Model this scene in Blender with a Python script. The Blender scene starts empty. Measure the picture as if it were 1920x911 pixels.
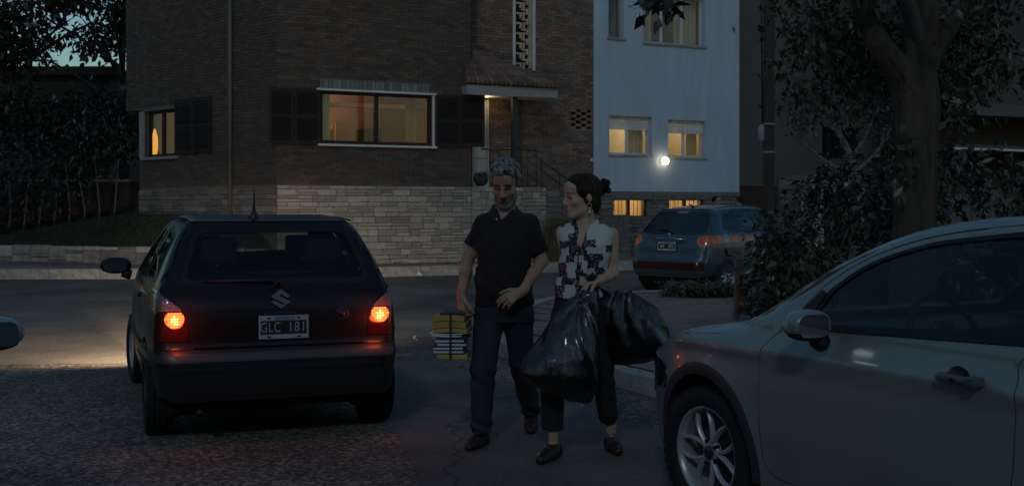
import bpy, bmesh, math, random
import numpy as np
from mathutils import Vector, Matrix
from mathutils.geometry import delaunay_2d_cdt
S = bpy.context.scene
C = S.collection
R = math.radians
random.seed(7)
RNG = np.random.default_rng(11)

# ------------------------------------------------------------------ camera, sky, light, exposure
cam_d = bpy.data.cameras.new('camera'); cam = bpy.data.objects.new('camera', cam_d); C.objects.link(cam)
cam_d.sensor_width = 36.0; cam_d.lens = 41.25; cam_d.shift_y = -0.0341
cam_d.clip_start = 0.05; cam_d.clip_end = 2000
cam.location = (0, 0, 1.47); cam.rotation_euler = (R(90), 0, 0)
S.camera = cam
SUN_EL, SUN_AZ = R(34), R(-172)          # the last glow, behind the camera
W = bpy.data.worlds.new("World"); S.world = W; W.use_nodes = True
wn, wl = W.node_tree.nodes, W.node_tree.links
sky = wn.new('ShaderNodeTexSky'); sky.sky_type = 'NISHITA'; sky.sun_disc = False
sky.sun_elevation = R(3.0); sky.sun_rotation = SUN_AZ; sky.air_density = 1.0; sky.dust_density = 0.4; sky.ozone_density = 2.5
tint = wn.new('ShaderNodeMix'); tint.data_type = 'RGBA'; tint.blend_type = 'MULTIPLY'; tint.inputs['Factor'].default_value = 1
tint.inputs['B'].default_value = (1.04, 1.12, 1.13, 1)
wl.new(sky.outputs[0], tint.inputs['A']); wl.new(tint.outputs['Result'], wn['Background'].inputs[0])
wn['Background'].inputs[1].default_value = 0.15
sun_d = bpy.data.lights.new('sun', 'SUN'); sun = bpy.data.objects.new('sun', sun_d); C.objects.link(sun)
sun_d.energy = 0.20; sun_d.angle = R(4); sun_d.color = (0.80, 0.94, 1.0)
sun.rotation_euler = Vector((-math.sin(SUN_AZ)*math.cos(SUN_EL), -math.cos(SUN_AZ)*math.cos(SUN_EL), -math.sin(SUN_EL))).to_track_quat('-Z', 'Y').to_euler()
S.view_settings.view_transform = 'Standard'; S.view_settings.look = 'None'
S.view_settings.gamma = 1; S.view_settings.use_curve_mapping = False
S.view_settings.exposure = 0.2
S.render.engine = 'CYCLES'
S.cycles.use_denoising = True
S.cycles.max_bounces = 8; S.cycles.transparent_max_bounces = 16
S.cycles.sample_clamp_indirect = 3.0
try: S.cycles.use_light_tree = True
except Exception: pass

# ------------------------------------------------------------------ materials
def mat(name, col, rough=.6, metal=0, spec=.5, var=0, vscale=6, bump=0, bscale=60, emit=None, estr=0, coat=0,
        attr=None, rnd=0, rrough=0, col2=None, detail=4, stretch=(1,1,1), bdist=.01):
    m = bpy.data.materials.new(name); m.use_nodes = True
    nt = m.node_tree; N, L = nt.nodes, nt.links
    b = N['Principled BSDF']
    b.inputs['Base Color'].default_value = (*col, 1); b.inputs['Roughness'].default_value = rough
    b.inputs['Metallic'].default_value = metal; b.inputs['Specular IOR Level'].default_value = spec
    b.inputs['Coat Weight'].default_value = coat; b.inputs['Coat Roughness'].default_value = .04
    if emit: b.inputs['Emission Color'].default_value = (*emit, 1); b.inputs['Emission Strength'].default_value = estr
    tc = N.new('ShaderNodeTexCoord'); mp = N.new('ShaderNodeMapping'); mp.inputs['Scale'].default_value = stretch
    L.new(tc.outputs['Object'], mp.inputs[0])
    out = None
    if attr:
        at = N.new('ShaderNodeVertexColor'); at.layer_name = attr; out = at.outputs[0]
    if var:
        nz = N.new('ShaderNodeTexNoise'); nz.inputs['Scale'].default_value = vscale; nz.inputs['Detail'].default_value = detail
        nz.inputs['Roughness'].default_value = .65
        L.new(mp.outputs[0], nz.inputs[0])
        rp = N.new('ShaderNodeMapRange'); rp.inputs[1].default_value = .3; rp.inputs[2].default_value = .7
        L.new(nz.outputs[0], rp.inputs[0])
        if col2:
            rp.inputs[3].default_value = 0; rp.inputs[4].default_value = 1
            mx = N.new('ShaderNodeMix'); mx.data_type = 'RGBA'
            L.new(rp.outputs[0], mx.inputs['Factor'])
            if out: L.new(out, mx.inputs['A'])
            else: mx.inputs['A'].default_value = (*col, 1)
            mx.inputs['B'].default_value = (*col2, 1); out = mx.outputs['Result']
        else:
            rp.inputs[3].default_value = 1-var; rp.inputs[4].default_value = 1+var
            mx = N.new('ShaderNodeMix'); mx.data_type = 'RGBA'; mx.blend_type = 'MULTIPLY'; mx.inputs['Factor'].default_value = 1
            if out: L.new(out, mx.inputs['A'])
            else: mx.inputs['A'].default_value = (*col, 1)
            L.new(rp.outputs[0], mx.inputs['B']); out = mx.outputs['Result']
        if rrough:
            r2 = N.new('ShaderNodeMapRange'); r2.inputs[1].default_value = .3; r2.inputs[2].default_value = .7
            r2.inputs[3].default_value = rough-rrough; r2.inputs[4].default_value = rough+rrough
            L.new(nz.outputs[0], r2.inputs[0]); L.new(r2.outputs[0], b.inputs['Roughness'])
    if rnd:
        oi = N.new('ShaderNodeObjectInfo'); rp = N.new('ShaderNodeMapRange'); rp.inputs[3].default_value = 1-rnd; rp.inputs[4].default_value = 1+rnd
        L.new(oi.outputs['Random'], rp.inputs[0])
        mx = N.new('ShaderNodeMix'); mx.data_type = 'RGBA'; mx.blend_type = 'MULTIPLY'; mx.inputs['Factor'].default_value = 1
        if out: L.new(out, mx.inputs['A'])
        else: mx.inputs['A'].default_value = (*col, 1)
        L.new(rp.outputs[0], mx.inputs['B']); out = mx.outputs['Result']
    if out: L.new(out, b.inputs['Base Color'])
    if bump:
        nz = N.new('ShaderNodeTexNoise'); nz.inputs['Scale'].default_value = bscale; nz.inputs['Detail'].default_value = 6
        L.new(mp.outputs[0], nz.inputs[0])
        bp = N.new('ShaderNodeBump'); bp.inputs['Strength'].default_value = bump; bp.inputs['Distance'].default_value = bdist
        L.new(nz.outputs[0], bp.inputs['Height']); L.new(bp.outputs[0], b.inputs['Normal'])
    return m
def glass(name, tint_col, refl=1.0, rough=.02, dirt=0.0):
    m = bpy.data.materials.new(name); m.use_nodes = True
    nt = m.node_tree; N, L = nt.nodes, nt.links
    N.remove(N['Principled BSDF'])
    t = N.new('ShaderNodeBsdfTransparent'); t.inputs[0].default_value = (*tint_col, 1)
    g = N.new('ShaderNodeBsdfGlossy'); g.inputs['Roughness'].default_value = rough; g.inputs[0].default_value = (refl,)*3+(1,)
    f = N.new('ShaderNodeFresnel'); ge = N.new('ShaderNodeNewGeometry'); mr = N.new('ShaderNodeMapRange')   # same reflection from either side of a thin pane
    mr.inputs[3].default_value = 1.5; mr.inputs[4].default_value = 1/1.5; L.new(ge.outputs['Backfacing'], mr.inputs[0]); L.new(mr.outputs[0], f.inputs[0])
    mx = N.new('ShaderNodeMixShader'); L.new(f.outputs[0], mx.inputs[0]); L.new(t.outputs[0], mx.inputs[1]); L.new(g.outputs[0], mx.inputs[2])
    o = mx
    if dirt:
        d = N.new('ShaderNodeBsdfDiffuse'); d.inputs[0].default_value = (.25,.25,.25,1)
        m2 = N.new('ShaderNodeMixShader'); m2.inputs[0].default_value = dirt
        L.new(mx.outputs[0], m2.inputs[1]); L.new(d.outputs[0], m2.inputs[2]); o = m2
    L.new(o.outputs[0], N['Material Output'].inputs[0])
    return m

# ------------------------------------------------------------------ mesh helpers
def link(name, me, m=None, parent=None, loc=None, rot=None, smooth=False):
    o = bpy.data.objects.new(name, me); C.objects.link(o)
    if m is not None:
        me.materials.clear()
        for q in (m if isinstance(m, (list, tuple)) else [m]): me.materials.append(q)
    if parent is not None: o.parent = parent
    if loc is not None: o.location = loc
    if rot is not None: o.rotation_euler = rot
    if smooth and len(me.polygons): me.polygons.foreach_set('use_smooth', [True]*len(me.polygons))
    return o
def pymesh(name, vs, fs, m=None, parent=None, smooth=False, **k):
    me = bpy.data.meshes.new(name)
    me.from_pydata([tuple(map(float, v)) for v in vs], [], [tuple(map(int, f)) for f in fs]); me.update()
    return link(name, me, m, parent, smooth=smooth, **k)
def bmobj(name, bm, m=None, parent=None, smooth=False, **k):
    me = bpy.data.meshes.new(name); bm.to_mesh(me); bm.free()
    return link(name, me, m, parent, smooth=smooth, **k)
def thing(name, label, cat, loc=(0,0,0), rz=0, group=None):
    o = bpy.data.objects.new(name, None); C.objects.link(o); o.location = loc; o.rotation_euler = (0,0,rz)
    o.empty_display_size = .2
    return tag(o, label, cat, group)
def tag(o, label, cat, group=None, kind=None):
    o['label'] = label; o['category'] = cat
    if group: o['group'] = group
    if kind: o['kind'] = kind
    return o
def stuff(o): o['kind'] = 'stuff'; return o
def structure(o): o['kind'] = 'structure'; return o
def box(bm, x0, x1, y0, y1, z0, z1, bev=0, seg=1, M=None):
    vs = [bm.verts.new((x,y,z)) for x in (x0,x1) for y in (y0,y1) for z in (z0,z1)]
    fs = [bm.faces.new([vs[i] for i in q]) for q in ((0,1,3,2),(4,6,7,5),(0,4,5,1),(2,3,7,6),(0,2,6,4),(1,5,7,3))]
    if bev:
        es = list({e for f in fs for e in f.edges})
        r = bmesh.ops.bevel(bm, geom=es, offset=bev, segments=seg, profile=.6, affect='EDGES')
        vs = list({v for f in r['faces'] for v in f.verts} | {v for v in vs if v.is_valid})
    if M is not None: bmesh.ops.transform(bm, matrix=M, verts=[v for v in vs if v.is_valid])
    return vs
def boxo(name, x0, x1, y0, y1, z0, z1, m, parent=None, bev=0, seg=1, M=None, smooth=False):
    bm = bmesh.new(); box(bm, x0, x1, y0, y1, z0, z1, bev, seg, M)
    bmesh.ops.recalc_face_normals(bm, faces=bm.faces)
    return bmobj(name, bm, m, parent, smooth)
def tube(bm, pts, rad, n=8, cap=True):
    pts = [Vector(p) for p in pts]; rad = rad if isinstance(rad, (list, tuple)) else [rad]*len(pts)
    rings = []; up = None
    for i, p in enumerate(pts):
        t = (pts[min(i+1, len(pts)-1)] - pts[max(i-1, 0)]).normalized()
        if up is None:
            a = Vector((0,0,1)) if abs(t.z) < .9 else Vector((1,0,0)); up = (a - t*a.dot(t)).normalized()
        else: up = (up - t*up.dot(t)).normalized()
        s = t.cross(up)
        rings.append([bm.verts.new(p + (up*math.cos(2*math.pi*k/n) + s*math.sin(2*math.pi*k/n))*rad[i]) for k in range(n)])
    for a, b in zip(rings, rings[1:]):
        for k in range(n): bm.faces.new((a[k], a[(k+1)%n], b[(k+1)%n], b[k]))
    if cap: bm.faces.new(rings[0][::-1]); bm.faces.new(rings[-1])
def tubeo(name, pts, rad, m, parent=None, n=8):
    bm = bmesh.new(); tube(bm, pts, rad, n); return bmobj(name, bm, m, parent, True)
def lathe(bm, prof, n=32, axis='x', cap=False):
    """prof: (along axis, radius)"""
    rings = []
    for a, r in prof:
        ring = []
        for k in range(n):
            t = 2*math.pi*k/n; c, s = math.cos(t)*r, math.sin(t)*r
            ring.append(bm.verts.new({'x': (a,c,s), 'y': (c,a,s), 'z': (c,s,a)}[axis]))
        rings.append(ring)
    for a, b in zip(rings, rings[1:]):
        for k in range(n): bm.faces.new((a[k], a[(k+1)%n], b[(k+1)%n], b[k]))
    if cap: bm.faces.new(rings[0][::-1]); bm.faces.new(rings[-1])
def prism(bm, poly, z0, z1):
    a = [bm.verts.new((x,y,z0)) for x,y in poly]; b = [bm.verts.new((x,y,z1)) for x,y in poly]; n = len(poly)
    bm.faces.new(a[::-1]); bm.faces.new(b)
    for i in range(n): bm.faces.new((a[i], a[(i+1)%n], b[(i+1)%n], b[i]))
def copy_obj(o, parent=None):
    c = o.copy(); C.objects.link(c)
    if parent is not None: c.parent = parent
    return c
def copy_tree(o, parent=None):
    c = copy_obj(o, parent)
    for ch in list(o.children): copy_tree(ch, c)
    return c
def point_light(name, loc, power, col, r=.05, parent=None, spot=None, rot=None, blend=.5):
    d = bpy.data.lights.new(name, 'SPOT' if spot else 'POINT'); d.energy = power; d.color = col; d.shadow_soft_size = r
    if spot: d.spot_size = spot; d.spot_blend = blend
    o = bpy.data.objects.new(name, d); C.objects.link(o); o.location = loc
    if rot is not None: o.rotation_euler = rot
    if parent is not None: o.parent = parent
    return o
def at(px, py, Y): return Vector(((px-960)/2200*Y, Y, 1.47-(py-390)/2200*Y))

# ------------------------------------------------------------------ implicit surfaces (numpy)
def smin(a, b, k):
    h = np.maximum(k-np.abs(a-b), 0)/k
    return np.minimum(a, b)-h*h*k*.25
def smax(a, b, k): return -smin(-a, -b, k)
def wob(P, f, seed, n=6):
    r = np.random.default_rng(seed); o = 0
    for i in range(n):
        d = r.normal(size=3); d /= np.linalg.norm(d); d *= f*r.uniform(.6, 1.7); ph = r.uniform(0, 6.28)
        o = o + np.sin(P[0]*d[0]+P[1]*d[1]+P[2]*d[2]+ph)
    return o/n
class Field:
    def __init__(s, lo, hi, h):
        s.lo, s.h = np.array(lo, float), h
        n = np.ceil((np.array(hi)-s.lo)/h).astype(int)+1
        s.ax = [s.lo[i]+h*np.arange(n[i]) for i in range(3)]
        s.a = np.full(n, .2, np.float32)
    def blk(s, lo, hi):
        sl = tuple(slice(max(0, int((lo[i]-s.lo[i])/s.h)), max(0, int((hi[i]-s.lo[i])/s.h)+2)) for i in range(3))
        X, Y, Z = np.meshgrid(*[s.ax[i][sl[i]] for i in range(3)], indexing='ij')
        return sl, (X, Y, Z)
    def add(s, fn, lo, hi, k=.02, pad=.06):
        sl, P = s.blk(np.array(lo)-pad, np.array(hi)+pad)
        if P[0].size: s.a[sl] = smin(s.a[sl], fn(P).astype(np.float32), k)
    def sub(s, fn, lo, hi, k=.01, pad=.06):
        sl, P = s.blk(np.array(lo)-pad, np.array(hi)+pad)
        if P[0].size: s.a[sl] = smax(s.a[sl], -fn(P).astype(np.float32), k)
    def cap(s, a, b, ra, rb=None, k=.02, T=None, op='add', flat=None):
        rb = ra if rb is None else rb
        a, b = np.array(a, float), np.array(b, float)
        if T is not None: a, b, ra, rb = T.p(a), T.p(b), ra*T.s, rb*T.s
        ab = b-a; L = max(ab@ab, 1e-9)
        def fn(P):
            q = [P[i]-a[i] for i in range(3)]
            t = np.clip((q[0]*ab[0]+q[1]*ab[1]+q[2]*ab[2])/L, 0, 1)
            d = [q[i]-t*ab[i] for i in range(3)]
            if flat is not None:        # (axis, scale): flatten along a world axis vector
                n, sc = flat; e = d[0]*n[0]+d[1]*n[1]+d[2]*n[2]
                d = [d[i]+n[i]*e*(1/sc-1) for i in range(3)]
            return np.sqrt(d[0]**2+d[1]**2+d[2]**2)-(ra+(rb-ra)*t)
        m = max(ra, rb); getattr(s, op)(fn, np.minimum(a, b)-m, np.maximum(a, b)+m, k)
    def ell(s, c, r, k=.02, T=None, op='add', rot=None):
        c, r = np.array(c, float), np.array(r, float); Rm = np.eye(3) if rot is None else rot
        if T is not None: c, r, Rm = T.p(c), r*T.s, T.R@Rm
        def fn(P):
            q = [P[i]-c[i] for i in range(3)]
            l = [(q[0]*Rm[0,j]+q[1]*Rm[1,j]+q[2]*Rm[2,j]) for j in range(3)]
            k0 = np.sqrt(sum((l[j]/r[j])**2 for j in range(3))); k1 = np.sqrt(sum((l[j]/r[j]**2)**2 for j in range(3)))
            return np.where(k1 > 1e-9, k0*(k0-1)/np.maximum(k1, 1e-9), -r.min())
        m = r.max(); getattr(s, op)(fn, c-m, c+m, k)
    def loft(s, st, k=.02, pw=2.0, op='add'):
        """st: rows z, cx, cy, rx, ry"""
        st = np.array(sorted(st), float); zs = st[:, 0]
        zz = np.linspace(zs[0], zs[-1], 80); tab = [gsm(np.interp(zz, zs, st[:, j]), 3) for j in range(1, 5)]
        def fn(P):
            z = np.clip(P[2], zs[0], zs[-1]); cx, cy, rx, ry = [np.interp(z, zz, t) for t in tab]
            q = (np.abs((P[0]-cx)/rx)**pw+np.abs((P[1]-cy)/ry)**pw)**(1/pw)
            d = (q-1)*np.minimum(rx, ry); dz = np.abs(P[2]-z)
            return np.where(dz > 0, np.sqrt(np.maximum(d, 0)**2+dz**2)+np.minimum(d, 0)*.2, d)
        lo = [ (st[:,1]-st[:,3]).min(), (st[:,2]-st[:,4]).min(), zs[0]]; hi = [(st[:,1]+st[:,3]).max(), (st[:,2]+st[:,4]).max(), zs[-1]]
        getattr(s, op)(fn, lo, hi, k)
    def noise(s, amp, f, seed, n=6, mask=None):
        X, Y, Z = np.meshgrid(*s.ax, indexing='ij'); near = np.abs(s.a) < .05
        P = (X[near], Y[near], Z[near]); w = wob(P, f, seed, n)*amp
        if mask is not None: w = w*mask(P)
        s.a[near] += w.astype(np.float32)
    def mesh(s, name, m, parent=None, color=None, sm=0):
        V, F = surface_nets(s.a, s.lo, s.h)
        o = pymesh2(name, V, F, m, parent)
        if color is not None:
            c = color(V); at_ = o.data.color_attributes.new('Col', 'FLOAT_COLOR', 'POINT')
            at_.data.foreach_set('color', np.concatenate([c, np.ones((len(c), 1))], 1).astype(np.float32).ravel())
        return o
def gsm(a, n):
    a = np.asarray(a, float)
    for _ in range(n): a = np.concatenate([[a[0]], (a[:-2]+2*a[1:-1]+a[2:])/4, [a[-1]]])
    return a
def pymesh2(name, V, F, m, parent=None, smooth=True):
    me = bpy.data.meshes.new(name); nv, nf, kf = len(V), len(F), F.shape[1] if len(F) else 3
    me.vertices.add(nv); me.vertices.foreach_set('co', np.asarray(V, np.float32).ravel())
    me.loops.add(nf*kf); me.loops.foreach_set('vertex_index', np.asarray(F, np.int32).ravel())
    me.polygons.add(nf); me.polygons.foreach_set('loop_start', np.arange(0, nf*kf, kf, dtype=np.int32))
    me.update(calc_edges=True); me.validate()
    return link(name, me, m, parent, smooth=smooth)
def surface_nets(a, lo, h):
    ins = a < 0
    nx, ny, nz = a.shape
    c = np.zeros((nx-1, ny-1, nz-1), np.int8)
    for i in (0,1):
        for j in (0,1):
            for k in (0,1): c += ins[i:nx-1+i, j:ny-1+j, k:nz-1+k]
    act = np.argwhere((c > 0) & (c < 8))
    if len(act) == 0: return np.zeros((0,3)), np.zeros((0,4), int)
    idx = -np.ones(c.shape, np.int64); idx[act[:,0], act[:,1], act[:,2]] = np.arange(len(act))
    acc = np.zeros((len(act), 3)); cnt = np.zeros(len(act))
    cor = [(i,j,k) for i in (0,1) for j in (0,1) for k in (0,1)]
    val = {q: a[act[:,0]+q[0], act[:,1]+q[1], act[:,2]+q[2]].astype(float) for q in cor}
    for p in cor:
        for d in range(3):
            if p[d]: continue
            q = tuple(p[e]+(e == d) for e in range(3))
            va, vb = val[p], val[q]; x = (va < 0) != (vb < 0)
            t = np.where(x, va/np.where(x, va-vb, 1), 0)
            pt = np.array(p, float)[None]+np.zeros((len(act),3)); pt[:, d] += t
            acc += pt*x[:, None]; cnt += x
    V = lo+h*(act+acc/cnt[:, None])
    F = []
    for d in range(3):
        e1, e2 = [(1,2),(2,0),(0,1)][d]
        sa = [slice(None)]*3; sb = [slice(None)]*3; sa[d] = slice(0,-1); sb[d] = slice(1,None)
        A, B = ins[tuple(sa)], ins[tuple(sb)]
        w = np.argwhere(A != B); w = w[(w[:, e1] > 0) & (w[:, e2] > 0)]
        w = w[(w[:, e1] < a.shape[e1]-1) & (w[:, e2] < a.shape[e2]-1)]
        o1 = np.zeros(3, int); o1[e1] = 1; o2 = np.zeros(3, int); o2[e2] = 1
        g = lambda q: idx[q[:,0], q[:,1], q[:,2]]
        f = np.stack([g(w-o1-o2), g(w-o2), g(w), g(w-o1)], 1)
        flip = ~A[w[:,0], w[:,1], w[:,2]]; f[flip] = f[flip][:, ::-1]
        F.append(f)
    F = np.concatenate(F); F = F[(F >= 0).all(1)]
    return V, F
class Tr:
    """frame: rotation matrix R (columns = local axes), origin o, scale s"""
    def __init__(t, o, R=None, s=1.0): t.o = np.array(o, float); t.R = np.eye(3) if R is None else R; t.s = s
    def p(t, q): return t.o+t.s*(t.R@np.asarray(q, float))
    def inv(t, V): return ((np.asarray(V)-t.o)@t.R)/t.s
def rot3(rx=0, ry=0, rz=0):
    from mathutils import Euler
    return np.array(Euler((R(rx), R(ry), R(rz)), 'XYZ').to_matrix())
# ------------------------------------------------------------------ shared materials
def asphalt(name, base, grain, scale, bumpd):
    m = mat(name, base, .8, spec=.4); nt = m.node_tree; N, L = nt.nodes, nt.links; P = N['Principled BSDF']
    tc = N.new('ShaderNodeTexCoord')
    vo = N.new('ShaderNodeTexVoronoi'); vo.inputs['Scale'].default_value = scale; L.new(tc.outputs['Object'], vo.inputs['Vector'])
    sp = N.new('ShaderNodeSeparateColor'); L.new(vo.outputs['Color'], sp.inputs[0])
    rp = N.new('ShaderNodeValToRGB'); e = rp.color_ramp.elements
    e[0].color = tuple(c*(1-.62*grain) for c in base)+(1,); e[1].color = (base[0]*(1+1.5*grain), base[1]*(1+1.25*grain), base[2]*(1+1.0*grain), 1)
    k = e.new(.62); k.color = (*base, 1); L.new(sp.outputs[0], rp.inputs[0])
    st = N.new('ShaderNodeTexNoise'); st.inputs['Scale'].default_value = .45; st.inputs['Detail'].default_value = 7; st.inputs['Roughness'].default_value = .6; L.new(tc.outputs['Object'], st.inputs[0])
    mr = N.new('ShaderNodeMapRange'); mr.inputs[1].default_value = .33; mr.inputs[2].default_value = .68; mr.inputs[3].default_value = .5; mr.inputs[4].default_value = 1.42; L.new(st.outputs[0], mr.inputs[0])
    # wandering cracks
    cv = N.new('ShaderNodeTexVoronoi'); cv.feature = 'DISTANCE_TO_EDGE'; cv.inputs['Scale'].default_value = .33
    wn_ = N.new('ShaderNodeTexNoise'); wn_.inputs['Scale'].default_value = 1.7; wn_.inputs['Detail'].default_value = 6; L.new(tc.outputs['Object'], wn_.inputs[0])
    va = N.new('ShaderNodeVectorMath'); va.operation = 'ADD'; L.new(tc.outputs['Object'], va.inputs[0]); L.new(wn_.outputs['Color'], va.inputs[1]); L.new(va.outputs[0], cv.inputs['Vector'])
    cr = N.new('ShaderNodeMapRange'); cr.inputs[1].default_value = .0015; cr.inputs[2].default_value = .006; cr.inputs[3].default_value = .42; cr.inputs[4].default_value = 1; L.new(cv.outputs['Distance'], cr.inputs[0])
    m1 = N.new('ShaderNodeMath'); m1.operation = 'MULTIPLY'; L.new(mr.outputs[0], m1.inputs[0]); L.new(cr.outputs[0], m1.inputs[1])
    mx = N.new('ShaderNodeMix'); mx.data_type = 'RGBA'; mx.blend_type = 'MULTIPLY'; mx.inputs['Factor'].default_value = 1; L.new(rp.outputs[0], mx.inputs['A']); L.new(m1.outputs[0], mx.inputs['B']); L.new(mx.outputs['Result'], P.inputs['Base Color'])
    nb_ = N.new('ShaderNodeTexNoise'); nb_.inputs['Scale'].default_value = 9; nb_.inputs['Detail'].default_value = 8; L.new(tc.outputs['Object'], nb_.inputs[0])
    ad = N.new('ShaderNodeMath'); ad.operation = 'MULTIPLY_ADD'; ad.inputs[1].default_value = 2.2; L.new(nb_.outputs[0], ad.inputs[0]); L.new(sp.outputs[1], ad.inputs[2])
    bp = N.new('ShaderNodeBump'); bp.inputs['Strength'].default_value = 1; bp.inputs['Distance'].default_value = bumpd; L.new(ad.outputs[0], bp.inputs['Height']); L.new(bp.outputs[0], P.inputs['Normal'])
    return m
M_asph = asphalt('asphalt', (.15,.127,.105), 1.15, 46, .016)
M_asph2 = asphalt('asphalt_smooth', (.135,.12,.102), .3, 70, .003)
M_conc = mat('concrete', (.33,.32,.30), .85, var=.3, vscale=5, bump=.3, bscale=60)
M_kerb = mat('kerb_concrete', (.30,.29,.27), .85, var=.35, vscale=7, bump=.4, bscale=50, rnd=.12)
M_brick = mat('brick', (.2,.13,.1), .85, attr='Col', var=.22, vscale=14, bump=.4, bscale=90)
M_mortar = mat('mortar', (.115,.105,.095), .9, var=.2, vscale=8)
M_stone = mat('stone', (.33,.31,.275), .85, var=.38, vscale=7, bump=.7, bscale=30, rnd=.3, col2=None, bdist=.02)
M_stone_d = mat('stone_grey', (.15,.145,.14), .85, var=.4, vscale=7, bump=.7, bscale=30, rnd=.35, bdist=.02)
M_white = mat('white_paint', (.52,.53,.55), .55, var=.06, vscale=5)
M_stucco = mat('white_stucco', (.375,.455,.555), .85, var=.13, vscale=1.6, bump=.2, bscale=120, stretch=(1.6,1.6,.22), detail=9)
M_wood_d = mat('dark_wood', (.013,.0075,.0055), .7, var=.3, vscale=12, stretch=(1,1,.1))
M_iron = mat('dark_green_iron', (.018,.028,.026), .45, var=.2)
M_gutter = mat('grey_board', (.24,.25,.26), .6, var=.12, vscale=4)
M_cream = mat('cream_plaster', (.62,.52,.38), .8, var=.06, vscale=3)
M_tile = mat('roof_clay', (.13,.085,.065), .8, var=.4, vscale=9, rnd=.35, bump=.4, bscale=40)
M_grey = mat('grey_render', (.095,.095,.088), .85, var=.12, vscale=1.2, bump=.15, bscale=80)
M_grey_d = mat('dark_render', (.07,.055,.05), .85, var=.2, vscale=2)
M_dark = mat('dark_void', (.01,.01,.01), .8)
M_glass = glass('window_glass', (.93,.95,.95))
M_curt = mat('curtain_cloth', (.50,.34,.21), .8, var=.15, vscale=5, stretch=(1,1,.1))
M_furn = mat('furniture_wood', (.13,.075,.045), .6, var=.2)
M_furnd = mat('furniture_dark', (.03,.025,.022), .6)

# ------------------------------------------------------------------ the ground
structure(boxo('ground', -260, 260, -60, 460, -.4, -.012, mat('earth', (.05,.045,.035), .95, var=.3, vscale=1)))
structure(boxo('road', -60, 60, -20, 60, -.2, 0, M_asph))
# a smoother patched strip of asphalt along the near kerb and across the side street
def sheet(name, poly, z, m):
    bm = bmesh.new(); prism(bm, poly, z-.003, z); bmesh.ops.triangulate(bm, faces=bm.faces); bmesh.ops.recalc_face_normals(bm, faces=bm.faces)
    return structure(bmobj(name, bm, m))
K26 = R(26); cu, su = math.cos(K26), math.sin(K26)
def uv(u, v, o=(-5.13, 25.6)): return (o[0]+u*cu-v*su, o[1]+u*su+v*cu)
sheet('road_patch', [(5.4,-2),(3.4,3.0),(-1.0,11.6),(-1.35,10.4),(-1.2,8.9),(-.75,7.6),(-.5,6.4),(-.75,5.0),(0.2,1.5),(2.5,-2)], .004, M_asph2)
sheet('road_patch', [(-30,23.6),(-30,11.2),(-9,10.95),(-5.6,10.9),(-3.4,11.1),(-2.0,11.5),(-.9,12.1),(.1,17),(3,19.8),(9,22.6),(9,28),(-3,24.2)], .004, M_asph2)

def pip(x, y, poly):
    c = False; n = len(poly); j = n-1
    for i in range(n):
        xi, yi = poly[i]; xj, yj = poly[j]
        if (yi > y) != (yj > y) and x < (xj-xi)*(y-yi)/(yj-yi)+xi: c = not c
        j = i
    return c
def resample(pts, step):
    out = []; pts = [np.array(p, float) for p in pts]; acc = 0
    for a, b in zip(pts, pts[1:]):
        L = np.linalg.norm(b-a); n = max(1, int(round(L/step)))
        for k in range(n): out.append(a+(b-a)*k/n)
    return out+[pts[-1]]
def kerb_run(parent, line, z1, w=.15, step=1.0, m=M_kerb, z0=-.15):
    """kerb stones along a line, the pavement on the right hand of the direction of travel"""
    pts = resample(line, step)
    for a, b in zip(pts, pts[1:]):
        d = b-a; L = np.linalg.norm(d); ang = math.atan2(d[1], d[0])
        o = boxo('kerb_stone', .004, L-.004, -w, .014, z0, z1+random.uniform(-.004,.004), m, parent, bev=.012)
        o.location = (a[0], a[1], 0); o.rotation_euler = (0,0,ang+random.uniform(-.004,.004))

# near pavement corner with ribbed pink tiles
near_line = [(7.0,-2.93),(2.9,5.49),(1.9,7.54),(.858,9.68),(-.11,11.66),(-.24,12.3),(-.25,13.1),(-.14,14.3),(.08,15.7),(.35,16.9),(.7,17.8),(1.3,18.45),(2.1,18.85),(3.2,19.3),(5,20.2),(9,22.15),(20,27.5)]
inner = near_line+[(34,34),(40,0)]
pv = structure(bmobj('pavement', (lambda bm: (prism(bm, inner, -.1, .134), bmesh.ops.triangulate(bm, faces=bm.faces), bmesh.ops.recalc_face_normals(bm, faces=bm.faces), bm)[3])(bmesh.new()), mat('tile_grout', (.13,.105,.1), .9, var=.2, vscale=5)))
kerb_run(pv, near_line, .15, step=.9)
def tile_mat():
    m = mat('ribbed_pink_tile', (.40,.27,.235), .75, var=.28, vscale=3.5, rnd=.14)
    nt = m.node_tree; N, L = nt.nodes, nt.links
    tc = N.new('ShaderNodeTexCoord'); br = N.new('ShaderNodeTexBrick'); br.offset = 0; br.inputs['Scale'].default_value = 1
    br.inputs['Brick Width'].default_value = .0495; br.inputs['Row Height'].default_value = .0495; br.inputs['Mortar Size'].default_value = .007; br.inputs['Mortar Smooth'].default_value = .5
    L.new(tc.outputs['Object'], br.inputs[0])
    bp = N.new('ShaderNodeBump'); bp.invert = True; bp.inputs['Strength'].default_value = 1; bp.inputs['Distance'].default_value = .006
    L.new(br.outputs['Fac'], bp.inputs['Height']); L.new(bp.outputs[0], N['Principled BSDF'].inputs['Normal'])
    src = N['Principled BSDF'].inputs['Base Color'].links[0].from_socket
    mx = N.new('ShaderNodeMix'); mx.data_type = 'RGBA'; mx.inputs['B'].default_value = (.07,.05,.045,1)
    L.new(br.outputs['Fac'], mx.inputs['Factor']); L.new(src, mx.inputs['A']); L.new(mx.outputs['Result'], N['Principled BSDF'].inputs['Base Color'])
    return m
M_ptile = tile_mat()
bm = bmesh.new(); box(bm, -.1975, .1975, -.1975, .1975, -.03, .016, bev=.003); tile_me = bpy.data.meshes.new('tile'); bm.to_mesh(tile_me); bm.free(); tile_me.materials.append(M_ptile)
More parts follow.
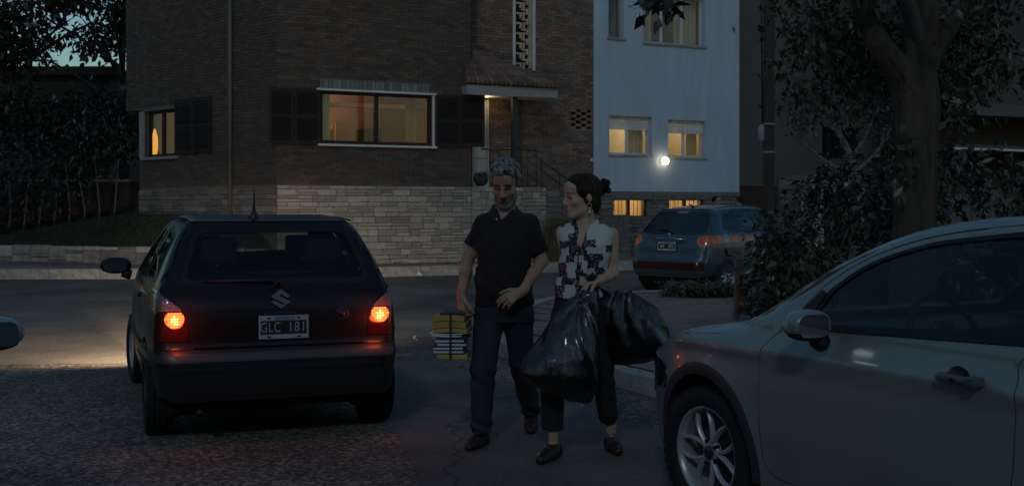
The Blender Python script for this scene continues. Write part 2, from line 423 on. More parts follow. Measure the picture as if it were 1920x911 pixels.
nt_ = 0; cand = []
for i in range(-60, 60):
    for j in range(-60, 60):
        x, y = uv(i*.4, j*.4, (.858,9.68))
        cs = [uv(i*.4+a, j*.4+b, (.858,9.68)) for a in (-.2,.2) for b in (-.2,.2)]
        off = [uv(i*.4-.36, j*.4+b, (.858,9.68)) for b in (-.2,.2)]
        if y > 5 and abs(x/y-.02) < .5 and all(pip(p[0], p[1], inner) for p in cs+off) and pip(x, y+.34, inner): cand.append((y+max(0, x-3)*1.6, x, y))
cand.sort()
for _, x, y in cand[:290]:
    o = bpy.data.objects.new('paving_tile', tile_me); C.objects.link(o); o.parent = pv
    o.location = (x, y, .134+random.uniform(-.0015,.0015)); o.rotation_euler = (random.uniform(-.004,.004), random.uniform(-.004,.004), K26)

# far pavement in front of the houses
far_line = [(-40,22.9),(-15,23.9),(-10.6,24.2),(-7.5,24.35),(-5,24.5),(-2.94,24.95),uv(3.8,-1.6),uv(8,-1.55),uv(30,-1.55),uv(60,-1.55)][::-1]
far_poly = far_line+[(-40,60),(40,75)]
bm = bmesh.new(); prism(bm, [tuple(p) for p in far_poly], -.1, .2); bmesh.ops.triangulate(bm, faces=bm.faces); bmesh.ops.recalc_face_normals(bm, faces=bm.faces)
fp = structure(bmobj('pavement', bm, mat('red_pavement', (.27,.15,.115), .8, var=.25, vscale=4, bump=.3, bscale=40)))
kerb_run(fp, [tuple(p) for p in far_line], .215, w=.3, step=1.2, m=M_kerb)

# ------------------------------------------------------------------ builders for walls
def slab(name, x0, x1, z0, z1, y0, y1, holes, m, parent):
    xs = sorted({x0, x1, *[h[i] for h in holes for i in (0,1) if x0 < h[i] < x1]}); zs = sorted({z0, z1, *[h[i] for h in holes for i in (2,3) if z0 < h[i] < z1]})
    bm = bmesh.new()
    for a, b in zip(xs, xs[1:]):
        for c, d in zip(zs, zs[1:]):
            mx, mz = (a+b)/2, (c+d)/2
            if not any(h[0] < mx < h[1] and h[2] < mz < h[3] for h in holes): box(bm, a, b, y0, y1, c, d)
    bmesh.ops.remove_doubles(bm, verts=bm.verts, dist=1e-5)
    cnt = {}
    for f in list(bm.faces):
        k = tuple(sorted(v.index for v in f.verts))
        cnt.setdefault(frozenset(f.verts), []).append(f)
    dele = [f for fs in cnt.values() if len(fs) > 1 for f in fs]
    bmesh.ops.delete(bm, geom=dele, context='FACES'); bmesh.ops.recalc_face_normals(bm, faces=bm.faces)
    return bmobj(name, bm, m, parent)
def bricks(name, x0, x1, z0, z1, y, holes, m, parent, pal, L=.245, Hh=.072, j=.011, proud=.014, seed=1):
    r = np.random.default_rng(seed); V = []; F = []; Cc = []
    nrow = int((z1-z0)/Hh)
    for row in range(nrow):
        za = z0+row*Hh; zb = za+Hh-j; x = x0-(L/2 if row % 2 else 0)
        while x < x1:
            segs = [(max(x, x0), min(x+L-j, x1))]
            for h in holes:
                if h[2] < zb-.01 and h[3] > za+.01:
                    ns = []
                    for a, b in segs:
                        if h[1] <= a or h[0] >= b: ns.append((a,b)); continue
                        if a < h[0]: ns.append((a, h[0]))
                        if b > h[1]: ns.append((h[1], b))
                    segs = ns
            for a, b in segs:
                if b-a < .03: continue
                p = y-proud-r.uniform(-.004,.005); n = len(V); t = r.uniform(-.002,.002)
                V += [(a,p,za+t),(b,p,za),(b,p+r.uniform(-.002,.002),zb),(a,p,zb+t),(a,y+.01,za),(b,y+.01,za),(b,y+.01,zb),(a,y+.01,zb)]
                F += [(n,n+1,n+2,n+3),(n+4,n+5,n+1,n),(n+3,n+2,n+6,n+7),(n+4,n,n+3,n+7),(n+1,n+5,n+6,n+2)]
                c = np.array(pal[r.integers(len(pal))])*r.uniform(.75,1.25); Cc += [c]*8
            x += L
    o = pymesh(name, V, F, m, parent)
    a = o.data.color_attributes.new('Col', 'FLOAT_COLOR', 'POINT')
    a.data.foreach_set('color', np.concatenate([np.array(Cc), np.ones((len(Cc),1))],1).astype(np.float32).ravel())
    return stuff(o)
stone_mes = []
for k in range(6):
    bm = bmesh.new(); box(bm, 0, 1, 0, 1, 0, 1, bev=.06)
    for v in bm.verts:
        if v.co.y < .3: v.co += Vector((random.uniform(-.03,.03), random.uniform(-.3,.1), random.uniform(-.05,.05)))
    bmesh.ops.recalc_face_normals(bm, faces=bm.faces)
    me = bpy.data.meshes.new('stone'); bm.to_mesh(me); bm.free(); me.materials.append(M_stone); stone_mes.append(me)
stone_md = []
for me in stone_mes:
    m2 = me.copy(); m2.materials.clear(); m2.materials.append(M_stone_d); stone_md.append(m2)
def stones(x0, x1, z0, z1, y, parent, holes=(), hmin=.09, hmax=.17, lmin=.2, lmax=.5, mes=None, j=.012, seed=3, top=None, maxn=300):
    r = random.Random(seed); z = z0; n = 0; mes = mes or stone_mes
    while z < z1-.03:
        h = r.uniform(hmin, hmax)
        if z+h > z1-.06: h = z1-z
        x = x0
        while x < x1-.02:
            l = r.uniform(lmin, lmax)
            if x+l > x1-.1: l = x1-x
            rows = [(z, h)]
            if h > .13 and r.random() < .35: rows = [(z, h*.5), (z+h*.5, h*.5)]
            for za, hh in rows:
                cx, cz = x+l/2, za+hh/2
                if any(q[0] < cx < q[1] and q[2] < cz < q[3] for q in holes): continue
                a, b = x, x+l
                for q in holes:
                    if q[2] < cz < q[3]:
                        if a < q[0] < b: b = q[0]
                        if a < q[1] < b: a = q[1]
                if top and cz > top(cx): continue
                o = bpy.data.objects.new('stone', r.choice(mes)); C.objects.link(o); o.parent = parent
                o.location = (a+j/2, y-.035, za+j/2); o.scale = (b-a-j, .05, hh-j); n += 1
            x += l
        z += h
    return n
PAL1 = [(0.074,0.058,0.049),(0.065,0.052,0.044),(0.084,0.065,0.054),(0.063,0.054,0.050),(0.090,0.059,0.047)]
PAL2 = [(0.151,0.109,0.088),(0.176,0.118,0.091),(0.130,0.102,0.088),(0.193,0.119,0.091),(0.122,0.099,0.088)]

# ------------------------------------------------------------------ brick corner house
bh = thing('brick_house', 'dark brick corner house on pale stone base with wide lit window between brown shutters', 'house', (-5.13, 25.6, 0), K26)
HW = (.97, 3.64, 2.9, 4.08)
slab('facade_wall', 0, 4.63, .1, 9, 0, .3, [HW], M_mortar, bh)
SC = (.95, 3.58, 4.125, 4.33)
bricks('facade_bricks', 0, 4.63, 1.985, 8.4, 0, [HW, SC, (.9,3.75,2.84,2.91), (.9,3.75,4.07,4.13)], M_brick, bh, PAL1, seed=1)
stones(0, 4.63, .2, 1.97, 0, bh, seed=4)
for i in range(26):
    x = SC[0]+i*.101
    boxo('soldier_brick', x+.004, x+.096, -.03-random.uniform(0,.012), .002, SC[2]+.003, SC[3]-random.uniform(0,.02), mat('soldier_brick', (.13,.15,.143), .7, rnd=.3) if i == 0 else bpy.data.materials['soldier_brick'], bh)
# left facade, turned away round the corner
lf = bpy.data.objects.new('side_wing', None); C.objects.link(lf); lf.parent = bh; lf.rotation_euler = (0,0,R(-68.8))
LW = (-5.44, -4.08, 2.73, 3.87)
slab('wing_wall', -5.77, -.001, .1, 3.93, .001, .3, [LW], M_mortar, lf); slab('upper_wing_wall', -6.43, -.001, 3.931, 9, .001, .3, [], M_mortar, lf)
b1 = bricks('wing_bricks', -5.77, -.01, 1.985, 3.93, 0, [LW], M_brick, lf, PAL1, seed=2)
b2 = bricks('upper_wing_bricks', -6.43, -.01, 3.93, 8.4, 0, [], M_brick, lf, PAL1, seed=3)
stones(-5.77, -.03, .9, 1.92, 0, lf, seed=8, mes=stone_md, hmax=.2)
dp = tubeo('downspout', [(-1.67,-.08,8.6),(-1.67,-.08,.4)], .05, mat('downspout_zinc', (.10,.105,.10), .5), lf)
boxo('window_head', -5.6, -3.95, -.05, .02, 3.872, 3.96, M_mortar, lf)
boxo('window_sill', -5.6, -3.95, -.09, .02, 2.66, 2.728, M_gutter, lf)
def window(parent, x0, x1, z0, z1, y, m, mull=1, fw=.06, bars=0, name='window'):
    f = bpy.data.objects.new(name, None); C.objects.link(f); f.parent = parent
    bm = bmesh.new(); e = .001
    box(bm, x0, x1, y, y+.06, z0, z0+fw); box(bm, x0, x1, y, y+.06, z1-fw, z1)
    box(bm, x0, x0+fw, y, y+.06, z0+fw+e, z1-fw-e); box(bm, x1-fw, x1, y, y+.06, z0+fw+e, z1-fw-e)
    for k in range(mull):
        c = x0+(x1-x0)*(k+1)/(mull+1); box(bm, c-fw*.65, c+fw*.65, y-.01, y+.055, z0+fw+e, z1-fw-e)
    bmobj('frame', bm, m, f)
    for k in range(mull+1):
        a = x0+(x1-x0)*k/(mull+1)+fw*.6; b = x0+(x1-x0)*(k+1)/(mull+1)-fw*.6
        boxo('pane', a, b, y+.025, y+.031, z0+fw*.6, z1-fw*.6, M_glass, f)
    return f
window(bh, *HW, .06, M_wood_d, 1, .075)
boxo('window_lintel', .88, 3.76, -.07, .02, 4.075, 4.122, M_white, bh)
boxo('window_sill', .90, 3.74, -.10, .05, 2.845, 2.895, M_white, bh)
boxo('window_jamb', 3.643, 3.70, -.04, .05, 2.90, 4.07, M_white, bh)
window(bh, *LW, .06, M_wood_d, 1, .07).rotation_euler = (0,0,R(-68.8))
boxo('window_post', -5.72, -5.50, -.05, .01, 2.73, 3.87, M_gutter, lf)
def shutter(parent, x0, x1, z0, z1, y, rz=0, slat=.05):
    f = bpy.data.objects.new('shutter', None); C.objects.link(f); f.parent = parent; f.location = (x0, y, 0); f.rotation_euler = (0,0,rz)
    w = x1-x0; bm = bmesh.new()
    box(bm, 0, .06, -.03, 0, z0, z1); box(bm, w-.06, w, -.03, 0, z0, z1)
    for a, b in ((z0,z0+.08),(z1-.08,z1),((z0+z1)/2-.035,(z0+z1)/2+.035)): box(bm, .062, w-.062, -.028, -.002, a, b)
    bmobj('shutter_frame', bm, M_wood_d, f)
    bm = bmesh.new(); box(bm, .0, w-.124, -.003, .003, -.026, .026); me = bpy.data.meshes.new('louver'); bm.to_mesh(me); bm.free(); me.materials.append(M_wood_d)
    z = z0+.1
    while z < z1-.1:
        if abs(z-(z0+z1)/2) > .05:
            o = bpy.data.objects.new('louver', me); C.objects.link(o); o.parent = f; o.location = (.062, -.016, z); o.rotation_euler = (R(-35),0,0)
        z += slat
    boxo('shutter_back', .05, w-.05, -.006, -.0045, z0+.07, z1-.07, M_wood_d, f)
    return f
shutter(bh, -.19, .36, 2.87, 4.08, -.05); shutter(bh, .37, .94, 2.87, 4.08, -.05)
shutter(bh, 3.72, 4.30, 2.88, 4.10, -.05); shutter(bh, 4.31, 4.93, 2.90, 4.12, -.05, rz=R(-6), slat=.044)
for a, b in ((-4.02,-3.25),(-3.24,-2.48)):
    f = shutter(bh, a, b, 2.77, 4.06, -.05); f.rotation_euler = (0,0,R(-68.8)); f.location = Matrix.Rotation(R(-68.8),3,'Z') @ Vector((a,-.05,0))
# roof slab well above the frame
boxo('roof', -.3, 4.7, -.3, 6, 9.01, 9.2, M_conc, bh)
# room behind the wide window
rm = bpy.data.objects.new('room', None); C.objects.link(rm); rm.parent = bh
bm = bmesh.new(); box(bm, .1, 4.5, .31, 3.4, 2.2, 4.62)
bmesh.ops.delete(bm, geom=[f for f in bm.faces if f.calc_center_median().y < .4], context='FACES'); bmesh.ops.reverse_faces(bm, faces=bm.faces)
bmobj('room_walls', bm, mat('room_plaster', (.30,.22,.15), .85, var=.1, vscale=2), rm)
boxo('ceiling_beam', .12, 4.48, 2.2, 2.45, 3.93, 4.03, mat('beam_paint', (.6,.46,.3), .7), rm)
def curtain(parent, x0, x1, y, z0, z1, n=7, m=M_curt, amp=.03):
    V, F = [], []; k = n*6
    for i in range(k+1):
        x = x0+(x1-x0)*i/k; d = amp*math.sin(i/6*2*math.pi)+.012*math.sin(i*1.7)
        V += [(x, y+d, z0), (x, y+d*.7, z1)]
    F = [(2*i, 2*i+2, 2*i+3, 2*i+1) for i in range(k)]
    return pymesh('curtain', V, F, m, parent, smooth=True)
curtain(rm, 1.03, 1.34, .45, 2.6, 4.2, 5); curtain(rm, 3.16, 3.42, .45, 2.6, 4.2, 6, mat('amber_curtain', (.50,.22,.07), .8, var=.2, vscale=6, stretch=(1,1,.1)))
boxo('cabinet', 2.15, 2.45, 2.6, 3.0, 2.25, 3.55, mat('orange_wood', (.5,.25,.1), .5), rm); boxo('bookcase', 1.85, 2.14, 2.7, 3.2, 2.25, 3.4, M_furnd, rm)
boxo('wall_picture', 1.5, 1.9, 3.36, 3.39, 3.55, 3.85, M_furnd, rm); boxo('sideboard', 2.75, 3.2, 2.2, 2.9, 2.25, 3.42, M_furnd, rm)
bm = bmesh.new()
for x in (1.45, 1.75):
    tube(bm, [(x,1.5,2.25),(x,1.5,2.85),(x+.03,1.6,3.45)], .025, 6)
for z in (2.9,3.1,3.3): tube(bm, [(1.45,1.53,z),(1.75,1.53,z)], .03, 6)
bmobj('chair', bm, mat('chair_wood', (.42,.2,.09), .5), rm)
boxo('table', 1.35, 2.0, 1.7, 2.4, 2.88, 2.94, M_furn, rm)
point_light('room_lamp', (1.3, 2.6, 4.3), 34, (1,.45,.19), .15, rm)
point_light('room_lamp', (3.2, .9, 4.35), 5, (1,.46,.19), .15, rm)
# side window room; a glowing candle shape is added for the curtain gap light
r2 = bpy.data.objects.new('room', None); C.objects.link(r2); r2.parent = bh; r2.rotation_euler = (0,0,R(-68.8))
bm = bmesh.new(); box(bm, -5.6, -3.6, .31, 2.2, 2.4, 4.1)
bmesh.ops.delete(bm, geom=[f for f in bm.faces if f.calc_center_median().y < .4], context='FACES'); bmesh.ops.reverse_faces(bm, faces=bm.faces)
bmobj('room_walls', bm, mat('room_plaster_dim', (.35,.24,.15), .85), r2)
curtain(r2, -4.85, -4.1, .5, 2.5, 3.95, 6, mat('brown_curtain', (.45,.26,.14), .8))
bm = bmesh.new(); lathe(bm, [(2.72,.01),(2.8,.05),(3.05,.085),(3.3,.08),(3.45,.04),(3.52,.01)], 16, 'z', True)
o = bmobj('floor_lamp', bm, mat('lit_lamp_shade', (.9,.6,.2), .5, emit=(1,.42,.06), estr=.8), r2, True); o.location = (-5.44, .22, -.06)
point_light('room_lamp', (-4.6, 1.3, 3.6), 3.5, (1,.55,.22), .1, r2)

# porch: canopy, post, landing, stairs, rails, door
rec = bpy.data.objects.new('porch', None); C.objects.link(rec); rec.parent = bh
YR = .82
DW = (6.17, 6.67, 4.93, 8.5)
VG = (7.76, 8.36, 3.47, 3.97)
slab('recess_wall', 4.64, 8.42, .1, 9, YR, YR+.3, [DW, VG], M_mortar, rec)
bricks('recess_bricks', 4.64, 8.42, 1.9, 8.4, YR, [DW, VG], M_brick, rec, PAL2, seed=5)
slab('return_wall', 4.331, 4.629, .1, 9, .301, YR-.001, [], M_mortar, rec)
# checkered vent of missing bricks
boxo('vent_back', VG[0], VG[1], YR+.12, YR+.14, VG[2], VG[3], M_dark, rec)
for r_ in range(7):
    for c_ in range(4):
        if (r_+c_) % 2 == 0:
            boxo('vent_brick', VG[0]+c_*.155-.008, VG[0]+c_*.155+.155, YR-.015, YR+.1, VG[2]+r_*.073, VG[2]+r_*.073+.068, mat('vent_brick', (.2,.145,.115), .85, rnd=.2) if not bpy.data.materials.get('vent_brick') else bpy.data.materials['vent_brick'], rec)
# tall pierced window strip
boxo('strip_frame', DW[0]-.06, DW[0]+.01, YR-.06, YR+.1, DW[2]-.05, DW[3], M_white, rec); boxo('strip_frame', DW[1]-.01, DW[1]+.06, YR-.06, YR+.1, DW[2]-.05, DW[3], M_white, rec)
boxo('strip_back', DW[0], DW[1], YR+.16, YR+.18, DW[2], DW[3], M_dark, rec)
Mc = mat('cream_screen_block', (.42,.36,.25), .7, var=.2)
for k in range(14):
    z = DW[2]+k*.25
    for bx in ((.02,.07,0,.25),(.18,.24,0,.13),(.36,.42,.1,.25),(.43,.48,0,.25),(.07,.24,.10,.15),(.24,.43,.2,.25),(.27,.32,0,.16)):
        boxo('screen_block', DW[0]+bx[0], DW[0]+bx[1], YR+.05+.01*(k%2)+bx[2]*.02, YR+.12, z+bx[2]+.001, z+bx[3]-.001, Mc, rec)
# landing and stone front
boxo('landing', 4.64, 6.75, .02, YR-.02, .15, 1.96, M_conc, rec)
stones(4.64, 6.62, .2, 1.97, 0, rec, seed=14)
for k in range(9):
    boxo('step', 6.752+k*.26, 6.748+(k+1)*.26,   .12, YR-.02, .1, 1.90-(k+1)*.185+.08, M_conc, rec)
slab('stair_wall', 6.63, 9.0, .1, 1.3, .0, .1, [], M_stone_d, rec)
stones(6.63, 9.0, .2, 1.9, 0.0, rec, seed=15, mes=stone_md, top=lambda x: 2.05-(x-6.6)*.68)
boxo('porch_post', 5.70, 5.81, -.06, .05, 1.96, 4.12, M_iron, rec)
fas = boxo('fascia_board', 4.39, 6.78, -.32, -.28, 4.11, 4.34, M_gutter, rec)
boxo('fascia_board', 6.741, 6.781, -.279, YR-.016, 4.112, 4.338, M_gutter, rec); boxo('fascia_board', 4.39, 4.43, -.279, -.02, 4.112, 4.338, M_gutter, rec)
boxo('soffit', 4.44, 6.73, -.275, YR-.017, 4.15, 4.19, mat('soffit_paint', (.72,.66,.55), .7), rec)
P = [Vector(q) for q in ((4.36,-.36,4.35),(6.84,-.36,4.35),(6.84,YR-.02,4.35),(4.56,.45,5.34),(4.56,YR-.02,5.34))]
pymesh('canopy_deck', P+[Vector((4.64,YR-.02,4.3)), Vector((4.36,-.02,4.35))], [(0,1,3),(1,2,4,3),(0,3,6)], M_tile, rec)
bm = bmesh.new(); tube(bm, [(0,0,0),(.01,0,.3)], .062, 8)
for v in list(bm.verts):
    if v.co.x < -.03: v.co.x = -.03
tm = bpy.data.meshes.new('roof_tile'); bm.to_mesh(tm); bm.free(); tm.materials.append(M_tile); tm.polygons.foreach_set('use_smooth', [True]*len(tm.polygons))
def tile_plane(A_, B_, Cc, D_, nu, nv):
    n = (B_-A_).cross(D_-A_).normalized()
    for j in range(nv):
        for i in range(nu):
            s, t = (i+.5)/nu, j/nv
            p = (A_*(1-s)+B_*s)*(1-t)+(D_*(1-s)+Cc*s)*t; q = (A_*(1-s)+B_*s)*(1-t-1/nv)+(D_*(1-s)+Cc*s)*(t+1/nv)
            w = ((B_-A_).length*(1-t)+(Cc-D_).length*t)/nu
            if w < .05 and i % 2: continue
            zax = (q-p).normalized(); yax = zax.cross(n).normalized()
            o = bpy.data.objects.new('roof_tile', tm); C.objects.link(o); o.parent = rec
            m4 = Matrix((n*1.0, yax, zax)).transposed().to_4x4(); m4.translation = p+n*.03
            o.matrix_local = m4 @ Matrix.Diagonal((1, max(.45, min(1.15, w/.118)), (q-p).length*1.12/.3, 1))
tile_plane(P[0], P[1], P[3]+Vector((.03,0,0)), P[3], 20, 6); tile_plane(P[1], P[2], P[4], P[3], 10, 7)
# door with pale panels, beside the shutter
dr = bpy.data.objects.new('door', None); C.objects.link(dr); dr.parent = bh
for k in range(6): boxo('door_panel', 5.02, 5.37, .72, .76, 1.97+k*.35+.006, 1.97+(k+1)*.35-.006, M_white, dr)
boxo('door_frame', 4.97, 5.015, .68, .77, 1.96, 4.1, M_white, dr); boxo('door_frame', 5.375, 5.42, .69, .77, 1.965, 4.1, M_white, dr)
boxo('door_backing', 4.98, 5.4, .765, .78, 1.96, 4.1, M_gutter, dr)
rl = bpy.data.objects.new('handrail', None); C.objects.link(rl); rl.parent = bh
def rail(pts, r=.02): tubeo('rail', pts, r, M_iron, rl, 6)
rail([(4.9,-.02,2.86),(6.35,-.02,2.86)]); rail([(6.12,-.02,2.86),(7.9,.02,1.75)]); rail([(6.12,-.02,2.62),(7.9,.02,1.5)]); rail([(6.12,-.02,2.3),(7.5,.02,1.4)])
for x in (5.35,6.12,6.35): rail([(x,-.02,1.96),(x,-.02,2.86)], .016)
for x in (6.5,7.0,7.6): rail([(x,0,1.0),(x,0,2.64-(x-6.5)*.63)], .016)
point_light('porch_lamp', (5.25, .40, 4.06), 2.0, (1,.72,.42), .05, rec)
bm = bmesh.new(); lathe(bm, [(4.149,.07),(4.140,.07),(4.136,.055),(4.136,.001)], 20, 'z')
o = bmobj('porch_light', bm, mat('lit_porch_disc', (.9,.8,.6), .5, emit=(1,.7,.4), estr=.6), rec, True); o.location = (5.25,.40,0)
bm = bmesh.new(); lathe(bm, [(0,.055),(-.03,.055),(-.05,.03)], 16, 'y', True)
o = bmobj('wall_bell', bm, mat('pale_metal', (.5,.55,.55), .35, metal=.3), rec, True); o.location = (8.36,YR-.016,2.69)

# ------------------------------------------------------------------ pale rendered house
wh = thing('white_house', 'pale white rendered house with roller blinds, lit windows and a grey stone base', 'house', (-5.13, 25.6, 0), K26)
Y0 = .8
wins = [(8.89,10.18,2.86,3.85),(10.69,11.89,2.82,3.80),(8.86,9.32,5.86,7.1),(9.93,11.86,5.80,7.1)]
base = [(9.01,10.06,1.22,1.72),(10.73,11.85,1.22,1.72)]
slab('facade', 8.42, 13.0, 1.9, 9.5, Y0, Y0+.3, wins, M_stucco, wh)
slab('side_wall', 8.421, 8.72, .1, 9.4, Y0+.301, Y0+6, [], M_stucco, wh); slab('side_wall', 12.7, 12.999, .1, 9.4, Y0+.301, Y0+6, [], M_stucco, wh)
slab('base_wall', 8.6, 13.0, .1, 1.899, Y0+.01, Y0+.3, base, M_stone_d, wh)
stones(8.6, 13.0, .2, 1.89, Y0+.01, wh, holes=base, seed=21, mes=stone_md, hmin=.08, hmax=.13, lmin=.25, lmax=.6)
def blind(parent, x0, x1, z0, z1, y):
    f = bpy.data.objects.new('roller_blind', None); C.objects.link(f); f.parent = parent
    z = z1
    while z > z0+.02:
        boxo('blind_slat', x0+.01, x1-.01, y-random.uniform(0,.006), y+.014, z-.048, z-.003, bpy.data.materials.get('blind_slat') or mat('blind_slat', (.55,.55,.53), .6, var=.2, rnd=.12), f); z -= .05
def room(parent, x0, x1, z0, z1, y, d, col, power, lc=(1,.74,.45)):
    f = bpy.data.objects.new('room', None); C.objects.link(f); f.parent = parent
    bm = bmesh.new(); box(bm, x0, x1, y, y+d, z0, z1)
    bmesh.ops.delete(bm, geom=[q for q in bm.faces if q.calc_center_median().y < y+.01], context='FACES'); bmesh.ops.reverse_faces(bm, faces=bm.faces)
    bmobj('room_walls', bm, mat('room_paint', col, .85, var=.05), f)
    point_light('room_lamp', ((x0+x1)/2, y+d*.55, z1-.25), power, lc, .12, f)
    return f
for k, (x0,x1,z0,z1) in enumerate(wins):
    yw = Y0+.17
    if k < 2:
        blind(wh, x0, x1, z1-.35, z1, yw-.04); window(wh, x0, x1, z0, z1, yw, M_white, 1, .05)
        boxo('window_sill', x0-.03, x1+.03, Y0-.05, Y0+.16, z0-.05, z0-.002, M_conc, wh)
        q = room(wh, x0-.3, x1+.3, z0-.5, z1+.4, Y0+.31, 2.4, (.60,.52,.40), 22 if k == 0 else 16)
        curtain(q, x0+.72 if k == 0 else x0+.85, x1-.02, Y0+.42, z0-.3, z1+.1, 5, M_curt if k == 0 else mat('orange_curtain', (.5,.3,.15), .8))
        curtain(q, x0+.02, x0+.13, Y0+.42, z0-.3, z1+.1, 2)
        boxo('wall_unit', x0+.4, x0+.75, Y0+2.5, Y0+2.68, z0-.05, z0+.22, M_gutter, q) if k == 0 else boxo('shelf', x0+.1, x0+.9, Y0+1.8, Y0+2.2, z0+.1, z0+.15, M_furn, q)
    else:
        window(wh, x0, x1, z0, z1, yw, M_white if k == 3 else M_gutter, 2 if k == 3 else 0, .05)
        boxo('window_sill', x0-.04, x1+.04, Y0-.05, Y0+.16, z0-.06, z0-.002, M_gutter, wh)
        q = room(wh, x0-.1, x1+.1, z0-.3, z1+.2, Y0+.31, 2, (.35,.3,.25), 2.5 if k == 3 else .02)
        if k == 3: curtain(q, x0+1.2, x1, Y0+.42, z0-.2, z1+.1, 6); curtain(q, x0+.05, x0+.5, Y0+.42, z0-.2, z1+.1, 4)
for k, (x0,x1,z0,z1) in enumerate(base):
    f = window(wh, x0, x1, z0, z1, Y0+.12, M_iron, 1, .05, name='basement_window')
    for i in range(9):
        x = x0+(x1-x0)*(i+.5)/9; tubeo('bar', [(x,Y0+.06,z0),(x,Y0+.06,z1)], .009, M_iron, f, 6)
    boxo('lintel', x0-.1, x1+.1, Y0-.04, Y0+.05, z1+.003, z1+.1, M_stone_d, wh)
    q = room(wh, x0-.1, x1+.1, z0-.3, z1+.3, Y0+.31, 1.2, (.8,.65,.42), 6.0)
boxo('roof', 8.3, 13.2, Y0-.2, Y0+7, 9.51, 9.7, M_conc, wh)
# globe lamp on the wall
wlp = thing('wall_lamp', 'small round white globe lamp glowing on the pale wall between two lit windows', 'lamp', (*uv(10.5, Y0-.001), 2.70), K26)
bm = bmesh.new(); lathe(bm, [(0,.075),(-.03,.075),(-.05,.05)], 20, 'y', True); bmobj('lamp_base', bm, M_gutter, wlp, True)
bm = bmesh.new(); bmesh.ops.create_uvsphere(bm, u_segments=24, v_segments=14, radius=.105)
o = bmobj('lamp_globe', bm, mat('lit_globe', (.9,.88,.8), .4, emit=(1,.80,.52), estr=6), wlp, True); o.location = (0,-.14,0)

# ------------------------------------------------------------------ grey neighbour and the balcony block
gh = thing('grey_house', 'plain grey rendered house behind the pole with dark red lower wall and stone pier', 'house', (-5.13, 25.6, 0), K26)
slab('facade', 13.3, 23, 2.1, 10, 2.2, 2.5, [(17.1,18.6,2.95,3.9)], M_grey, gh); slab('garage_door', 13.3, 15.4, .1, 2.098, 2.25, 2.5, [], mat('dark_red_boards', (.05,.022,.016), .7, var=.2, vscale=3), gh)
slab('lower_wall', 15.41, 23, .1, 2.098, 2.21, 2.5, [(16.9,18,.3,2.0)], M_grey_d, gh)
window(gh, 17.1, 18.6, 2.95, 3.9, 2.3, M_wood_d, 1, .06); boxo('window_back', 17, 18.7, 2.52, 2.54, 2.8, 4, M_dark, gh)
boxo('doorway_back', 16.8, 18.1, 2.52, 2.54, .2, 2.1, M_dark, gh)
stones(15.4, 16.6, .2, 2.43, 2.14, gh, seed=31, mes=stone_md, hmin=.1, hmax=.16, lmin=.3, lmax=.7)
boxo('stone_pier_core', 15.42, 16.58, 2.14, 2.21, .1, 2.42, M_stone_d, gh)
boxo('pale_pier', 16.65, 16.95, 1.95, 2.2, .1, 2.45, mat('pale_pier', (.42,.36,.30), .8, var=.1), gh)
boxo('door_awning', 16.96, 18.1, 1.75, 2.19, 2.12, 2.30, M_white, gh); 
boxo('name_plate', 16.22, 16.42, 2.06, 2.10, 1.24, 1.66, M_white, gh); boxo('plate_face', 16.25, 16.39, 2.05, 2.058, 1.28, 1.62, mat('blue_plate', (.12,.16,.2), .4), gh)
boxo('chimney_shaft', 13.31, 13.6, 1.9, 2.19, 2.1, 10, M_grey_d, gh)
ab = thing('apartment_block', 'dark apartment block with long balcony slabs behind the big tree', 'building', (-5.13, 25.6, 0), K26)
slab('facade', 16.6, 27, .1, 10, -1.6, -1.3, [(18.4,20.2,4.6,6.3),(17.2,19.5,.3,2.4)], mat('dark_brown_render', (.055,.045,.042), .85, var=.15, vscale=2), ab)
boxo('balcony_slab', 16.8, 27, -3.0, -1.61, 3.90, 4.22, M_grey, ab); boxo('balcony_wall', 16.82, 27, -2.99, -2.85, 4.221, 5.05, M_grey_d, ab)
boxo('canopy_slab', 16.7, 27, -3.1, -1.62, 2.95, 3.12, M_grey_d, ab); boxo('canopy_trim', 16.7, 27, -3.13, -3.102, 2.97, 3.03, M_white, ab)
f = bpy.data.objects.new('roller_shutter', None); C.objects.link(f); f.parent = ab
for k in range(18): boxo('shutter_slat', 18.4, 20.2, -1.58, -1.55, 4.6+k*.094, 4.6+k*.094+.088, M_grey_d, f)
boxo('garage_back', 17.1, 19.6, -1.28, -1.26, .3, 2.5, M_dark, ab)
boxo('lower_wall', 16.65, 27, -2.5, -2.3, .15, 2.0, M_grey, ab)

# ------------------------------------------------------------------ left: low wall, lawn, dark boundary wall
lw = thing('retaining_wall', 'low pale stone retaining wall in front of the dark lawn', 'wall', (0,0,0))
wl_line = [(-13.5,28.6),(-11.0,27.8),(-8.6,26.75),(-7.2,26.1),(-5.4,25.55)]
def wall_along(parent, line, z0, z1, name, m, step=.5, th=.25):
    pts = resample(line, step)
    for a, b in zip(pts, pts[1:]):
        d = b-a; L = np.linalg.norm(d); zs_ = [z0]+sorted(random.uniform(z0+.06, z1-.06) for _ in range(random.choice((1,2,3))))+[z1]
        for za, zb in zip(zs_, zs_[1:]):
            o = boxo(name, .006, L-.006, 0, th, za+.004, zb-.004+(random.uniform(-.01,.02) if zb == z1 else 0), m, parent, bev=.02)
            o.location = (a[0], a[1], 0); o.rotation_euler = (0,0,math.atan2(d[1], d[0])+random.uniform(-.03,.03))
wall_along(lw, wl_line, .15, .58, 'wall_stone', mat('pale_wall_stone', (.27,.265,.26), .85, var=.5, vscale=5, rnd=.4, bump=.5, bscale=25))
V, F = [], []; nl = resample(wl_line, .4); ed = [np.array(uv(0,0))+np.array((-.734,.679))*6.3*t for t in np.linspace(1, 0.03, len(nl))]
